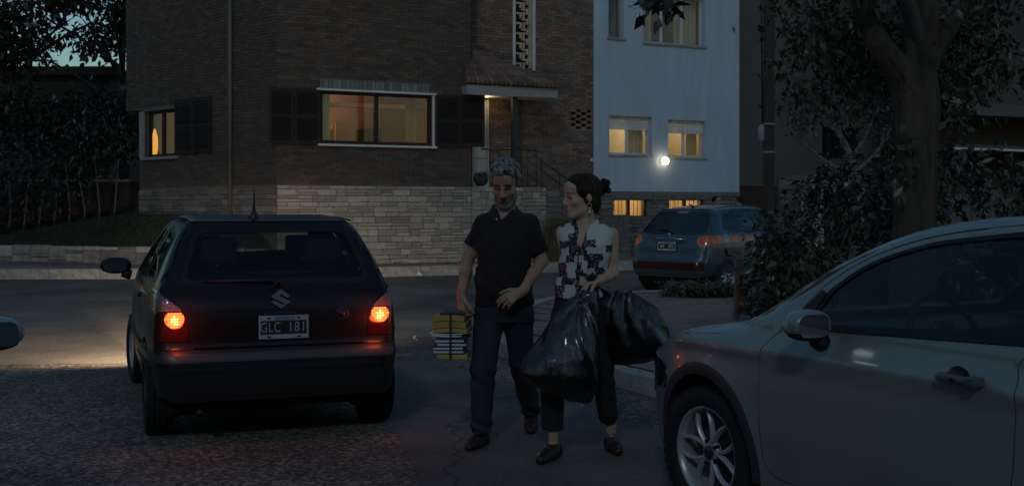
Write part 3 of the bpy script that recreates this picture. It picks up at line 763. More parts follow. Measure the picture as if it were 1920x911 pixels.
for i, (a, b) in enumerate(zip(nl, ed)):
    for k in range(9):
        t = k/8; p = a*(1-t)+b*t; V.append((p[0], p[1]+.12*(1-t), .57+(.75 if i < len(nl)-4 else .75*(len(nl)-1-i)/4+.02)*t**.8+.03*math.sin(p[0]*3)*math.sin(p[1]*2.3)*(t*(1-t))*3))
F = [(i*9+k, (i+1)*9+k, (i+1)*9+k+1, i*9+k+1) for i in range(len(nl)-1) for k in range(8)]
structure(pymesh('lawn', V, F, mat('lawn_soil', (.016,.023,.009), .95, var=.4, vscale=2.5, bump=.8, bscale=30), smooth=True))
VV, FF = [], []
for f in F:
    q = [np.array(V[i]) for i in f]
    for _ in range(26):
        s, t = random.random(), random.random(); p = (q[0]*(1-s)+q[1]*s)*(1-t)+(q[3]*(1-s)+q[2]*s)*t
        a = random.uniform(0, 6.28); h = random.uniform(.04,.10); w = .012; n = len(VV)
        VV += [p+(math.cos(a)*w, math.sin(a)*w, 0), p-(math.cos(a)*w, math.sin(a)*w, 0), p+(random.uniform(-.04,.04), random.uniform(-.04,.04), h)]; FF.append((n,n+1,n+2))
o = tag(pymesh('grass', VV, FF, mat('grass', (.025,.040,.013), .8, var=.4, vscale=3)), 'short dark green grass on the sloping lawn', 'grass', kind='stuff')
M_dk = mat('near_black_render', (.025,.022,.02), .9, var=.2, vscale=2)
bw = thing('boundary_wall', 'dark garden wall with a pale coping at the far left', 'wall', (0,0,0))
boxo('wall', -22, -9.5, 33.0, 33.3, 0, 2.2, M_dk, bw)
for k in range(10): boxo('coping', -22+k*1.25+.01, -22+(k+1)*1.25-.01, 32.95, 33.35, 2.203, 2.28, M_stone_d, bw)
db = thing('dark_house', 'dark silhouetted house standing behind the trees on the left', 'house', (-17.4, 42, 0))
boxo('wall', -2.6, 3.0, 0, 5, 0, 6.2, M_dk, db); 
bm = bmesh.new(); prism(bm, [(-2.9,-.3),(3.3,-.3),(3.3,5.3),(-2.9,5.3)], 6.2, 6.5); bmobj('roof', bm, M_dk, db)
boxo('window', 0,1.0,-.05,-.005,3.4,4.6, mat('pale_dark_window', (.05,.06,.06), .3), db)

# ------------------------------------------------------------------ unseen houses added behind and left of camera: block low glow, fill reflections
def terrace(x, y, rz, w, h_, col, label):
    t = thing('terrace_house', label, 'house', (x,y,0), rz)
    ho = [(-w/2+.8,-w/2+2.2,3.4,4.7),(w/2-2.4,w/2-.9,3.4,4.7),(-w/2+.8,-w/2+2.6,1.0,2.3),(w/2-2.2,w/2-1.2,.0,2.2)]
    ho = [q for q in ho if q[3] < h_]
    m = mat('terrace_render', col, .85, var=.15, vscale=1.5)
    slab('front_wall', -w/2, w/2, -.1, h_, 0, .25, ho, m, t); boxo('house_body', -w/2+.001, w/2-.001, .6, 7, -.1, h_-.001, m, t)
    bm = bmesh.new(); vs = [bm.verts.new(p) for p in ((-w/2-.2,-.4,h_),(w/2+.2,-.4,h_),(w/2+.2,7.2,h_),(-w/2-.2,7.2,h_),(-w/2-.2,3.4,h_+1.5),(w/2+.2,3.4,h_+1.5))]
    for f in ((0,1,5,4),(2,3,4,5),(0,4,3),(1,2,5),(3,2,1,0)): bm.faces.new([vs[i] for i in f])
    bmobj('roof', bm, M_tile, t)
    for q in ho:
        if q[2] < .1: boxo('door', q[0], q[1], .1, .15, 0, q[3], M_wood_d, t)
        else: boxo('window_back', q[0]-.1, q[1]+.1, .26, .28, q[2]-.1, q[3]+.1, M_dark, t); window(t, *q, .1, M_wood_d, 1, .07)
k_ = 0
for i in range(5):
    s_ = -14+i*8.2; terrace(-15.5-s_*.438, s_*.899, R(116), 8.0, (5.8,6.4,5.6,6.6,6.0)[i], [(.12,.10,.085),(.17,.16,.15),(.10,.075,.06),(.15,.13,.11),(.09,.08,.075)][i], ['low brown terrace house at the back left of the street','pale grey terrace house left of the street','dark red terrace house left of the street','tan terrace house left of the street','charcoal terrace house left of the street'][i])
for i in range(5):
    terrace(-18+i*9.2, -17, R(180), 9.0, (10.2,11.4,9.8,11.0,10.4)[i], [(.13,.12,.11),(.10,.085,.07),(.17,.165,.155),(.09,.07,.06),(.14,.13,.12)][i], ['grey terrace house behind the viewpoint','brown terrace house behind the viewpoint','pale terrace house behind the viewpoint','dark terrace house behind the viewpoint','stone coloured terrace house behind the viewpoint'][i])
# ------------------------------------------------------------------ cars: an implicit body, panels cut from it by outlines
def sdpoly(P, y, z):
    P = np.asarray(P, float); Q = np.roll(P, -1, 0)
    d = np.full(y.shape, 1e9); s = np.ones(y.shape)
    for (ay, az), (by, bz) in zip(P, Q):
        ey, ez = by-ay, bz-az; wy, wz = y-ay, z-az
        t = np.clip((wy*ey+wz*ez)/max(ey*ey+ez*ez, 1e-12), 0, 1)
        d = np.minimum(d, (wy-ey*t)**2+(wz-ez*t)**2)
        c1, c2, c3 = z >= az, z < bz, ey*wz > ez*wy
        fl = (c1 & c2 & c3) | (~c1 & ~c2 & ~c3); s = np.where(fl, -s, s)
    return s*np.sqrt(d)
def crom(pts, n=8, closed=True):
    P = [np.array(p, float) for p in pts]; out = []; m = len(P)
    for i in range(m if closed else m-1):
        p0, p1, p2, p3 = [P[(i+k) % m] if closed else P[min(max(i+k, 0), m-1)] for k in (-1,0,1,2)]
        for t in np.linspace(0, 1, n, endpoint=False):
            out.append(.5*((2*p1)+(-p0+p2)*t+(2*p0-5*p1+4*p2-p3)*t*t+(-p0+3*p1-3*p2+p3)*t**3))
    if not closed: out.append(P[-1])
    return np.array(out)
def rnd(pts, r, n=5):
    P = [np.array(p, float) for p in pts]; out = []; m = len(P)
    for i in range(m):
        a, b, c = P[i-1], P[i], P[(i+1) % m]
        rr = r if np.isscalar(r) else r[i]
        u, v = a-b, c-b; lu, lv = np.linalg.norm(u), np.linalg.norm(v); q = min(rr, lu*.45, lv*.45)
        p0, p1 = b+u/lu*q, b+v/lv*q
        for t in np.linspace(0, 1, n): out.append((1-t)**2*p0+2*t*(1-t)*b+t*t*p1)
    return np.array(out)
def circ(cy, cz, r, n=28): return np.array([(cy+r*math.cos(2*math.pi*k/n), cz+r*math.sin(2*math.pi*k/n)) for k in range(n)])
def fill(outline, holes=(), step=.05):
    loops = []
    for lp in [outline, *holes]:
        lp = [np.array(p, float) for p in lp]; o = []
        for a, b in zip(lp, lp[1:]+lp[:1]):
            L = np.linalg.norm(b-a)
            if L < 1e-5: continue
            n = max(1, int(math.ceil(L/step)))
            for k in range(n): o.append(a+(b-a)*k/n)
        loops.append(o)
    pts, edges = [], []
    for lp in loops:
        n0 = len(pts); pts += lp; n = len(lp); edges += [(n0+i, n0+(i+1) % n) for i in range(n)]
    B = np.array(pts); lo, hi = B.min(0), B.max(0)
    X, Y = np.meshgrid(np.arange(lo[0]+step/2, hi[0], step), np.arange(lo[1]+step/2, hi[1], step)); X = X.ravel(); Y = Y.ravel()
    if len(X):
        ok = sdpoly(loops[0], X, Y) < -step*.45
        for h in loops[1:]: ok &= sdpoly(h, X, Y) > step*.45
        pts = pts+[np.array(q) for q in zip(X[ok], Y[ok])]
    vs, es, fs, *_ = delaunay_2d_cdt([Vector((float(p[0]), float(p[1]))) for p in pts], edges, [], 0, 1e-6)
    V = np.array([(v.x, v.y) for v in vs]); F = np.array([f for f in fs if len(f) == 3])
    c = V[F].mean(1); ok = sdpoly(loops[0], c[:,0], c[:,1]) < 0
    for h in loops[1:]: ok &= sdpoly(h, c[:,0], c[:,1]) > 0
    return V, F[ok]
class Table:
    def __init__(s, pts, n=240, k=14):
        pts = sorted(pts); s.x = np.linspace(pts[0][0], pts[-1][0], n); s.y = gsm(np.interp(s.x, [p[0] for p in pts], [p[1] for p in pts]), k)
    def __call__(s, v): return np.interp(v, s.x, s.y)
class Car:
    def __init__(c, root, prof, plan, sect, k=.07, extra=None):
        c.root, c.prof, c.plan, c.sect, c.k, c.extra = root, prof, Table(plan), Table(sect), k, extra
    def f(c, x, y, z):
        w = c.plan(y)*c.sect(z)
        if c.extra is not None: w = w+c.extra(y, z)
        return smax(sdpoly(c.prof, y, z), np.abs(x)-w, c.k)
    def grad(c, P, e=.006):
        x, y, z = P.T
        g = np.stack([c.f(x+e,y,z)-c.f(x-e,y,z), c.f(x,y+e,z)-c.f(x,y-e,z), c.f(x,y,z+e)-c.f(x,y,z-e)], 1)
        return g/np.maximum(np.linalg.norm(g, axis=1, keepdims=True), 1e-9)
    def project(c, V2, mode):
        a, b = V2[:,0], V2[:,1]
        if mode == 'side': mk = lambda t: (t, a, b); lo, hi = np.zeros(len(a)), np.full(len(a), 1.3)
        elif mode == 'rear': mk = lambda t: (a, t, b); lo, hi = np.full(len(a), -.3), np.full(len(a), -3.)
        elif mode == 'front': mk = lambda t: (a, t, b); lo, hi = np.full(len(a), -.40), np.full(len(a), 3.)
        else: mk = lambda t: (a, b, t); lo, hi = np.full(len(a), .45), np.full(len(a), 2.)
        for _ in range(24):
            m = (lo+hi)/2; ins = c.f(*mk(m)) < 0
            lo = np.where(ins, m, lo); hi = np.where(ins, hi, m)
        P = np.stack(mk((lo+hi)/2), 1)
        bad = np.abs(c.f(*P.T)) > .004          # rays that miss the body: slide to the nearest place on its outline
        if bad.any():
            rng = {'side': (0,1.2), 'rear': (-.3,-2.4), 'front': (-.4,2.4), 'top': (.45,1.7)}[mode]
            T = np.linspace(*rng, 90); best = np.full(len(a), 9.); bt = np.zeros(len(a))
            for t in T:
                v = c.f(*mk(np.full(len(a), t))); q = v < best; best = np.where(q, v, best); bt = np.where(q, t, bt)
            Q = np.stack(mk(bt), 1)[bad]
            for _ in range(14): Q = Q-c.grad(Q)*c.f(*Q.T)[:,None]*.9
            P[bad] = Q
        return P
    def panel(c, name, outline, mode, m, off=0., holes=(), step=.05, parent=None, mirror=None, depth=.014):
        V2, F = fill(outline, holes, step)
        P = c.project(V2, mode); N = c.grad(P)
        P = P+N*off
        # orientation
        t = np.cross(P[F[:,1]]-P[F[:,0]], P[F[:,2]]-P[F[:,0]]); fl = (t*N[F[:,0]]).sum(1) < 0
        F = F.copy(); F[fl] = F[fl][:, ::-1]
        e = {}
        for f in F:
            for i in range(3): e.setdefault((min(f[i], f[(i+1)%3]), max(f[i], f[(i+1)%3])), []).append((f[i], f[(i+1)%3]))
        bd = [v[0] for v in e.values() if len(v) == 1]
        n = len(P); allV = list(P); FF = [tuple(f) for f in F]; NN = list(N)
        if depth:
            bi = sorted({i for q in bd for i in q}); top = {}; bot = {}
            for i in bi:
                top[i] = len(allV); allV.append(P[i]); NN.append(N[i])
                bot[i] = len(allV); allV.append(P[i]-N[i]*depth); NN.append(N[i])
            FF += [(top[b], top[a], bot[a], bot[b]) for a, b in bd]
        allV = np.array(allV); NN = np.array(NN)
        out = []
        for s in ((1,-1) if (mirror if mirror is not None else mode == 'side') else (1,)):
            VV = allV*np.array([s,1,1]); f2 = FF if s == 1 else [q[::-1] for q in FF]
            o = pymesh(name, VV, f2, m, parent or c.root, smooth=True)
            nn = NN*np.array([s,1,1]); me = o.data
            ln = np.zeros((len(me.loops), 3)); vi = np.zeros(len(me.loops), int); me.loops.foreach_get('vertex_index', vi); ln = nn[vi]
            if depth:   # rim faces keep their own normals
                for p in me.polygons:
                    if p.loop_total == 4: ln[p.loop_start:p.loop_start+4] = p.normal
            me.normals_split_custom_set([tuple(q) for q in ln])
            out.append(o)
        return out
    def liner(c, holes, m, off=.016, h=.035, wells=()):
        for y, z, r in wells:
            holes = list(holes)+[(circ(y, z, r), 'side')]
            for s in (-1,1):
                bm = bmesh.new(); n = 26; rings = []
                for x in (float(c.plan(y))*.955-.02, .50):
                    rings.append([bm.verts.new((s*x, y+math.cos(t)*r, z+math.sin(t)*r)) for t in np.linspace(-.35, math.pi+.35, n)])
                for k in range(n-1): bm.faces.new((rings[0][k], rings[0][k+1], rings[1][k+1], rings[1][k]))
                bm.faces.new(rings[1]); bmobj('wheel_well', bm, m, c.root)
        """dark under shell inside the panels, open behind the windows"""
        ys = c.prof[:,0]; zs = c.prof[:,1]
        X, Y, Z = np.meshgrid(np.arange(-1.05, 1.051, h), np.arange(ys.min()-.1, ys.max()+.1, h), np.arange(zs.min()-.1, zs.max()+.1, h), indexing='ij')
        a = c.f(X, Y, Z)+off
        V, F = surface_nets(a, np.array((-1.05, ys.min()-.1, zs.min()-.1)), h)
        ce = V[F].mean(1); n = c.grad(ce); keep = np.ones(len(F), bool)
        for lp, mode in holes:
            g = {'side': (1,2), 'rear': (0,2), 'front': (0,2), 'top': (0,1)}[mode]
            ins = sdpoly(lp, ce[:,g[0]], ce[:,g[1]]) < h*.8
            side = {'side': np.abs(n[:,0]) > .4, 'rear': ce[:,1] < ys.min()+.9, 'front': ce[:,1] > -.2, 'top': n[:,2] > .3}[mode]
            keep &= ~(ins & side)
        return pymesh2('inner_shell', V, F[keep], m, c.root, False)
M_rub = mat('black_rubber', (.012,.012,.012), .55, spec=.4)
M_tyre = mat('tyre_rubber', (.014,.014,.014), .8, var=.2, vscale=20)
M_pla = mat('black_plastic', (.016,.016,.017), .5)
M_inner = mat('car_inner_dark', (.008,.008,.008), .9)
M_seat = mat('seat_cloth', (.02,.02,.022), .85)
M_chrome = mat('chrome', (.6,.6,.6), .12, metal=1)
M_alloy = mat('alloy_wheel', (.46,.47,.47), .33, metal=.35)
M_cglass = glass('car_glass', (.55,.62,.60), .9, .01, .012)
M_cglass_d = glass('car_glass_tinted', (.52,.55,.55), .9, .01, .01)
def wheel(parent, x, y, R_, w, rimr, m_rim, style='multi', steer=0, nsp=9, face=1):
    """wheel with its face on the side given by the sign of x"""
    s = 1 if x > 0 else -1
    wh_ = bpy.data.objects.new('wheel', None); C.objects.link(wh_); wh_.parent = parent; wh_.location = (x, y, R_); wh_.rotation_euler = (0,0,steer+(0 if s > 0 else math.pi))
    bm = bmesh.new(); h = w/2
    lathe(bm, [(-h*.86,rimr*.98),(-h,rimr*1.04),(-h*1.02,R_*.84),(-h*.92,R_*.95),(-h*.7,R_*.99),(-h*.44,R_),(-h*.42,R_*.975),(-h*.34,R_*.975),(-h*.32,R_),(-.004,R_),(-.003,R_*.975),(.003,R_*.975),(.004,R_),(h*.32,R_),(h*.34,R_*.975),(h*.42,R_*.975),(h*.44,R_),(h*.7,R_*.99),(h*.92,R_*.95),(h*1.02,R_*.84),(h,rimr*1.04),(h*.86,rimr*.98)], 48, 'x')
    bmobj('tyre', bm, M_tyre, wh_, True)
    # tread blocks round the shoulder
    for q in (h*.72, -h*.72):
        bm = bmesh.new()
        for k in range(44): box(bm, q-h*.2, q+h*.2, -R_*.05, R_*.05, R_*.955, R_*.992, M=Matrix.Rotation(2*math.pi*k/44, 4, 'X'))
        stuff(bmobj('tread', bm, M_tyre, wh_))
    bm = bmesh.new(); lathe(bm, [(-h*.85,rimr*.97),(h*.80,rimr*.97),(h*.86,rimr*1.0),(h*.84,rimr*.93),(h*.45,rimr*.90),(-h*.6,rimr*.86)], 40, 'x')
    if style == 'cap':
        lathe(bm, [(h*.62,rimr*.95),(h*.8,rimr*.6),(h*.78,rimr*.2),(h*.8,.001)], 40, 'x')
    bmobj('rim', bm, m_rim, wh_, True)
    bm = bmesh.new(); lathe(bm, [(-h*.2,rimr*.72),(-h*.2,.03)], 32, 'x', False); lathe(bm, [(h*.05,rimr*.6),(h*.1,.04)], 32, 'x'); bmobj('brake_disc', bm, mat('brake_steel', (.09,.09,.09), .5, metal=.6) if not bpy.data.materials.get('brake_steel') else bpy.data.materials['brake_steel'], wh_, True)
    bm = bmesh.new(); lathe(bm, [(h*.3,rimr*.25),(h*.55,rimr*.24),(h*.6,rimr*.2),(h*.6,.001)], 28, 'x')
    bmobj('hub', bm, m_rim, wh_, True)
    def spoke(prof):   # prof: rows (radius, centre tangent, half width, face x)
        bm = bmesh.new(); rows = []
        for r, c, hw, fx in prof:
            rows.append([bm.verts.new((fx-.02, c-hw, r)), bm.verts.new((fx, c-hw*.65, r)), bm.verts.new((fx+.004, c, r)), bm.verts.new((fx, c+hw*.65, r)), bm.verts.new((fx-.02, c+hw, r))])
        for a, b in zip(rows, rows[1:]):
            for k in range(4): bm.faces.new((a[k], a[k+1], b[k+1], b[k]))
        bmesh.ops.recalc_face_normals(bm, faces=bm.faces)
        me = bpy.data.meshes.new('spoke'); bm.to_mesh(me); bm.free(); me.materials.append(m_rim); me.polygons.foreach_set('use_smooth', [True]*len(me.polygons)); return me
    if style == 'multi':     # five pairs of curved spokes
        mes = [spoke([(rimr*t, sgn*rimr*(.035+.185*math.sin(t*2.6)**1.0), rimr*(.052-.012*t+.02*abs(t-.6)), h*(.55+.1*math.sin(t*3))) for t in np.linspace(.16,.95,9)]) for sgn in (1,-1)]
        for k in range(5):
            for me in mes:
                o = bpy.data.objects.new('spoke', me); C.objects.link(o); o.parent = wh_; o.rotation_euler = (2*math.pi*(k+.25)/5,0,0)
    else:
        me = spoke([(rimr*t, 0, rimr*(.07+.05*t), h*(.66+.08*math.sin(t*3))) for t in np.linspace(.14,.95,6)])
        for k in range(nsp):
            o = bpy.data.objects.new('spoke', me); C.objects.link(o); o.parent = wh_; o.rotation_euler = (2*math.pi*(k+.3)/nsp,0,0)
    bm = bmesh.new()
    for k in range(5):
        t = 2*math.pi*(k+.75)/5; bmesh.ops.create_cone(bm, cap_ends=True, segments=8, radius1=.009, radius2=.009, depth=.03, matrix=Matrix.Translation((h*.55, math.sin(t)*rimr*.24, math.cos(t)*rimr*.24)) @ Matrix.Rotation(R(90),4,'Y'))
    bmobj('wheel_nuts', bm, M_pla, wh_)
    bm = bmesh.new(); lathe(bm, [(h*.6,rimr*.15),(h*.66,rimr*.14),(h*.68,.001)], 20, 'x'); bmobj('hub_cap', bm, mat('dark_cap', (.06,.065,.07), .3, metal=.5) if not bpy.data.materials.get('dark_cap') else bpy.data.materials['dark_cap'], wh_, True)
    return wh_
def seat(parent, x, y, z, m=M_seat, bench=None):
    s = bpy.data.objects.new('seat', None); C.objects.link(s); s.parent = parent; s.location = (x,y,z)
    w = bench or .25
    boxo('cushion', -w, w, -.25, .25, 0, .16, m, s, bev=.05, seg=3, smooth=True)
    boxo('backrest', -w, w, -.06, .06, 0, .58, m, s, bev=.05, seg=3, smooth=True, M=Matrix.Translation((0,-.22,.12)) @ Matrix.Rotation(R(14),4,'X'))
    for q in ((0,) if not bench else (-.35,.35)):
        boxo('headrest', q-.13, q+.13, -.04, .04, 0, .17, m, s, bev=.035, seg=3, smooth=True, M=Matrix.Translation((0,-.40,.74)))
        tubeo('headrest_post', [(q,-.37,.66),(q,-.39,.78)], .012, M_chrome, s, 6)
def cabin(c, yb, zb, y_front, x_drv, zseat=.36, yseat=.0):
    boxo('floor_pan', -.72, .72, yb, y_front+.6, .24, .30, M_inner, c.root)
    o = boxo('dashboard', -.66, .66, y_front-.05, y_front+.45, .55, zb, M_pla, c.root, bev=.06, seg=3, smooth=True)
    seat(c.root, -.36, yseat, zseat); seat(c.root, .36, yseat, zseat); seat(c.root, 0, yseat-.85, zseat, bench=.6)
    sw = bpy.data.objects.new('steering_wheel', None); C.objects.link(sw); sw.parent = c.root; sw.location = (x_drv, y_front-.18, zb-.02); sw.rotation_euler = (R(65),0,0)
    bm = bmesh.new(); tube(bm, [(math.cos(t)*.185, math.sin(t)*.185, 0) for t in np.linspace(0, 2*math.pi, 29)], .015, 8, False); bmobj('wheel_ring', bm, M_pla, sw, True)
    bm = bmesh.new(); box(bm, -.17,.17,-.02,.02,-.01,.01); box(bm, -.06,.06,-.07,.07,-.03,.02, bev=.015); bmobj('wheel_hub', bm, M_pla, sw)
def mirror_part(c, name, x, y, z, m, sx=.12, sy=.10, sz=.09, drop=None, lens=None, arm=.12):
    """a door mirror on each side: shell, glass, arm (and an indicator lens)"""
    for s in (-1, 1):
        mr = bpy.data.objects.new(name, None); C.objects.link(mr); mr.parent = c.root; mr.location = (s*x, y, z)
        F_ = Field((-.2,-.2,-.2), (.2,.2,.2), .008)
        F_.ell((0,.01,0), (sx,sy,sz), .01); F_.ell((-s*.02,.0,-.004), (sx*.86,sy*.85,sz*.97), .04)
        sl, P = F_.blk((-.2,-.2,-.2), (.2,.2,.2)); F_.a[sl] = smax(F_.a[sl], (-.045-P[1]).astype(np.float32), .012)
        F_.a[sl] = smax(F_.a[sl], (np.abs(P[2])-sz*.93).astype(np.float32), .05)
        if drop is not None:
            G = Field((-.2,-.2,-.2), (.2,.2,.2), .008); G.a = smax(F_.a, (P[2]-drop).astype(np.float32), .006); G.mesh('mirror_base', M_pla, mr)
            F_.a = smax(F_.a, (drop-P[2]).astype(np.float32), .006)
        F_.mesh('mirror_shell', m, mr)
        bm = bmesh.new(); prism(bm, [tuple(q) for q in rnd([(-sx*.78,-sz*.6),(-sx*.78,sz*.6),(sx*.78,sz*.6),(sx*.78,-sz*.6)], sz*.5)], -.002, .002); bmobj('mirror_glass', bm, M_chrome, mr, rot=(R(90),0,0), loc=(0,-.046,0))
        tubeo('mirror_arm', [(-s*sx*.5,.0,-sz*.75),(-s*(sx*.6+arm),.01,-sz*1.0)], [.035,.04], M_pla, mr, 10)
        if lens:
            G = Field((-.2,-.2,-.2), (.2,.2,.2), .007); G.ell((0,.012,0), (sx*1.03,sy*1.04,sz*1.02), .01); sl, P = G.blk((-.2,-.2,-.2), (.2,.2,.2))
            G.a[sl] = smax(smax(G.a[sl], (np.abs(P[2]-lens[0])-lens[1]).astype(np.float32), .015), (-(P[0]*s+.0)).astype(np.float32)+lens[2], .015); G.a[sl] = smax(G.a[sl], (.0-P[1]).astype(np.float32), .01)
            G.mesh('mirror_indicator', mat('clear_lens', (.5,.52,.52), .15, metal=.5, bump=.6, bscale=120) if not bpy.data.materials.get('clear_lens') else bpy.data.materials['clear_lens'], mr)
def text_mesh(name, txt, size, m, parent, loc, rot, depth=.002, sx=1):
    cu_ = bpy.data.curves.new(name, 'FONT'); cu_.body = txt; cu_.size = size; cu_.extrude = depth; cu_.align_x = 'CENTER'; cu_.align_y = 'CENTER'; cu_.space_character = 1.12
    t = bpy.data.objects.new('tmp', cu_); C.objects.link(t); bpy.context.view_layer.update()
    me = bpy.data.meshes.new_from_object(t.evaluated_get(bpy.context.evaluated_depsgraph_get())); bpy.data.objects.remove(t)
    o = link(name, me, m, parent, loc, rot); o.scale = (sx,1,1); return o
def lamp_lens(c, name, outline, mode, m, off=.006, parent=None, mirror=True, step=.02):
    return c.panel(name, outline, mode, m, off=off, step=step, mirror=mirror, parent=parent, depth=.02)

# ---- black hatchback with its tail lights on
bc = thing('black_hatchback', 'black hatchback seen from behind with both red tail lights glowing, stopped in the street', 'car', (-2.09, 9.16, 0), R(20))
prof = crom([(-1.70,.25),(-1.82,.27),(-1.865,.40),(-1.868,.52),(-1.835,.575),(-1.80,.62),(-1.79,.76),(-1.755,.90),(-1.69,.98),(-1.55,1.20),(-1.43,1.345),(-1.30,1.395),(-.8,1.42),(-.2,1.415),(.15,1.365),(.55,1.15),(.90,.965),(1.25,.88),(1.6,.78),(1.8,.66),(1.86,.5),(1.84,.3),(1.7,.2),(0,.2)], 6)
plan = [(-1.9,.68),(-1.75,.765),(-1.4,.80),(-.6,.815),(.6,.81),(1.2,.79),(1.6,.73),(1.9,.58)]
sect = [(.15,.90),(.30,.965),(.48,1.0),(.62,1.005),(.8,.99),(.93,.965),(1.05,.90),(1.2,.815),(1.35,.71),(1.45,.65)]
c = Car(bc, prof, plan, sect, .075)
M_pk = mat('black_car_paint', (.015,.009,.0085), .34, spec=.3, coat=.15, var=.25, vscale=3)
M_bump = mat('black_bumper', (.022,.020,.020), .42, spec=.5)
sw1 = rnd([(-1.42,1.005),(-1.28,1.27),(-.72,1.33),(-.70,.985)], [.05,.06,.03,.03])
sw2 = rnd([(-.66,.98),(-.68,1.335),(-.15,1.33),(.22,1.20),(.66,.965)], [.03,.03,.05,.05,.03])
rw = rnd([(-.60,.995),(-.495,1.325),(.495,1.325),(.60,.995)], [.07,.06,.06,.07])
fw = rnd([(-.66,.985),(-.53,1.345),(.53,1.345),(.66,.985)], [.05,.05,.05,.05])
c.liner([(sw1,'side'),(sw2,'side'),(rw,'rear'),(fw,'front')], M_inner, wells=[(-1.315,.29,.36),(1.128,.29,.36)])
archr, archf = circ(-1.315,.29,.345), circ(1.128,.29,.345)
# sides: one wing and quarter panel, the doors apart
side = [(-1.80,.60),(-1.76,.90),(-1.66,1.03),(-1.42,1.34),(-1.28,1.385),(-.2,1.385),(.2,1.31),(.95,.955),(1.3,.86),(1.66,.74),(1.80,.60),(1.82,.30),(1.45,.235),(-1.0,.235),(-1.62,.26),(-1.80,.60)][:-1]
door = rnd([(-.69,.30),(-.70,1.345),(-.15,1.345),(.24,1.22),(.70,.955),(.72,.45),(.62,.30)], .05)
door_o = rnd([(-.698,.292),(-.708,1.353),(-.15,1.353),(.245,1.228),(.708,.958),(.728,.45),(.625,.292)], .05)
c.panel('side_body', side, 'side', M_pk, holes=[sw1, door_o, archr, archf], step=.06)
for o in c.panel('door', door, 'side', M_pk, holes=[sw2], step=.06): pass
c.panel('side_window', sw1, 'side', M_cglass_d, off=-.004, step=.06); c.panel('side_window', sw2, 'side', M_cglass_d, off=-.004, step=.06)
c.panel('window_seal', rnd([(-1.44,.99),(-1.295,1.285),(-.70,1.35),(-.68,.97)], .05), 'side', M_rub, off=.002, holes=[rnd([(-1.40,1.015),(-1.27,1.258),(-.73,1.315),(-.72,.995)], .05)], step=.05, depth=.004)
c.panel('side_strip', [(-.95,.535),(-.95,.575),(1.0,.575),(1.0,.535)], 'side', M_rub, off=.012, step=.06)
c.panel('roof', rnd([(-.52,-1.37),(-.54,-.2),(-.5,.14),(.5,.14),(.54,-.2),(.52,-1.37)], .05), 'top', M_pk, step=.07)
c.panel('roof_edge', [(-.585,-1.40),(-.53,-1.385),(-.545,-.2),(-.505,.16),(-.585,.20),(-.595,-.2)], 'top', M_pk, off=-.002, step=.05, mirror=True)
c.panel('bonnet', rnd([(-.62,1.0),(-.58,1.7),(.58,1.7),(.62,1.0)], .1), 'top', M_pk, step=.08)
c.panel('windscreen', fw, 'front', M_cglass, off=-.003, step=.07)
c.panel('windscreen_surround', [(-.80,.93),(-.64,1.385),(.64,1.385),(.80,.93)], 'front', M_pk, off=-.003, holes=[fw], step=.06)
c.panel('nose', [(-.78,.3),(-.78,.80),(.78,.80),(.78,.3)], 'front', M_pk, step=.08)
for s in (-1,1):
    o = c.panel('headlight', rnd([(s*.36,.58),(s*.36,.72),(s*.66,.72),(s*.68,.58)], .04), 'front', mat('lit_headlight', (.9,.9,.85), .3, emit=(1,.85,.62), estr=6) if not bpy.data.materials.get('lit_headlight') else bpy.data.materials['lit_headlight'], off=.008, step=.04, mirror=False)
# rear: hatch, window, seal, bumper
tl = rnd([(-.74,.955),(-.60,.83),(-.565,.79),(-.57,.645),(-.79,.645),(-.80,.94)], [.02,.03,.04,.02,.02,.02])
hatch = rnd([(-.70,.90),(-.555,1.372),(.555,1.372),(.70,.90),(.55,.755),(.545,.60),(-.545,.60),(-.55,.755)], [.05,.05,.05,.05,.04,.02,.02,.04])
c.panel('hatch', hatch, 'rear', M_pk, holes=[rw], step=.05, off=.001)
corner = [(-.77,.59),(-.765,.95),(-.72,1.06),(-.60,1.385),(-.55,1.385),(-.695,.90),(-.54,.75),(-.535,.59)]
c.panel('rear_corner', corner, 'rear', M_pk, off=-.0015, step=.04, mirror=True)
c.panel('rear_window', rw, 'rear', M_cglass, off=-.003, step=.06)
c.panel('window_seal', rnd([(-.618,.98),(-.507,1.34),(.507,1.34),(.618,.98)], [.075,.06,.06,.075]), 'rear', M_rub, off=.003, holes=[rnd([(-.578,1.012),(-.478,1.308),(.478,1.308),(.578,1.012)], [.07,.06,.06,.07])], step=.04, depth=.004)
bump = rnd([(-.86,.27),(-.86,.585),(.86,.585),(.86,.27)], .03)
c.panel('bumper', bump, 'rear', M_bump, off=.004, step=.05)
for z in (.505,.462): c.panel('bumper_groove', [(-.84,z-.007),(-.84,z+.007),(.84,z+.007),(.84,z-.007)], 'rear', M_rub, off=.010, step=.05, depth=.008)
c.panel('bumper_pad', [(-.84,.515),(-.84,.56),(.84,.56),(.84,.515)], 'rear', mat('grey_bumper_pad', (.05,.048,.047), .38, spec=.6), off=.018, step=.05)
c.panel('bumper_end', [(-1.86,.30),(-1.86,.57),(-1.66,.57),(-1.655,.31)], 'side', M_bump, off=.006, step=.04)
boxo('underbody', -.68, .68, -1.72, 1.5, .20, .30, M_inner, bc)
boxo('exhaust_silencer', -.55, -.15, -1.72, -1.45, .17, .27, M_pla, bc, bev=.04); tubeo('exhaust_pipe', [(-.5,-1.7,.21),(-.5,-1.84,.2)], .022, M_pla, bc)
boxo('axle_beam', -.62, .62, -1.36, -1.28, .22, .28, M_pla, bc)
boxo('mudflap', -.78, -.60, -1.56, -1.55, .14, .34, M_rub, bc); boxo('mudflap', .60, .78, -1.56, -1.55, .14, .34, M_rub, bc)
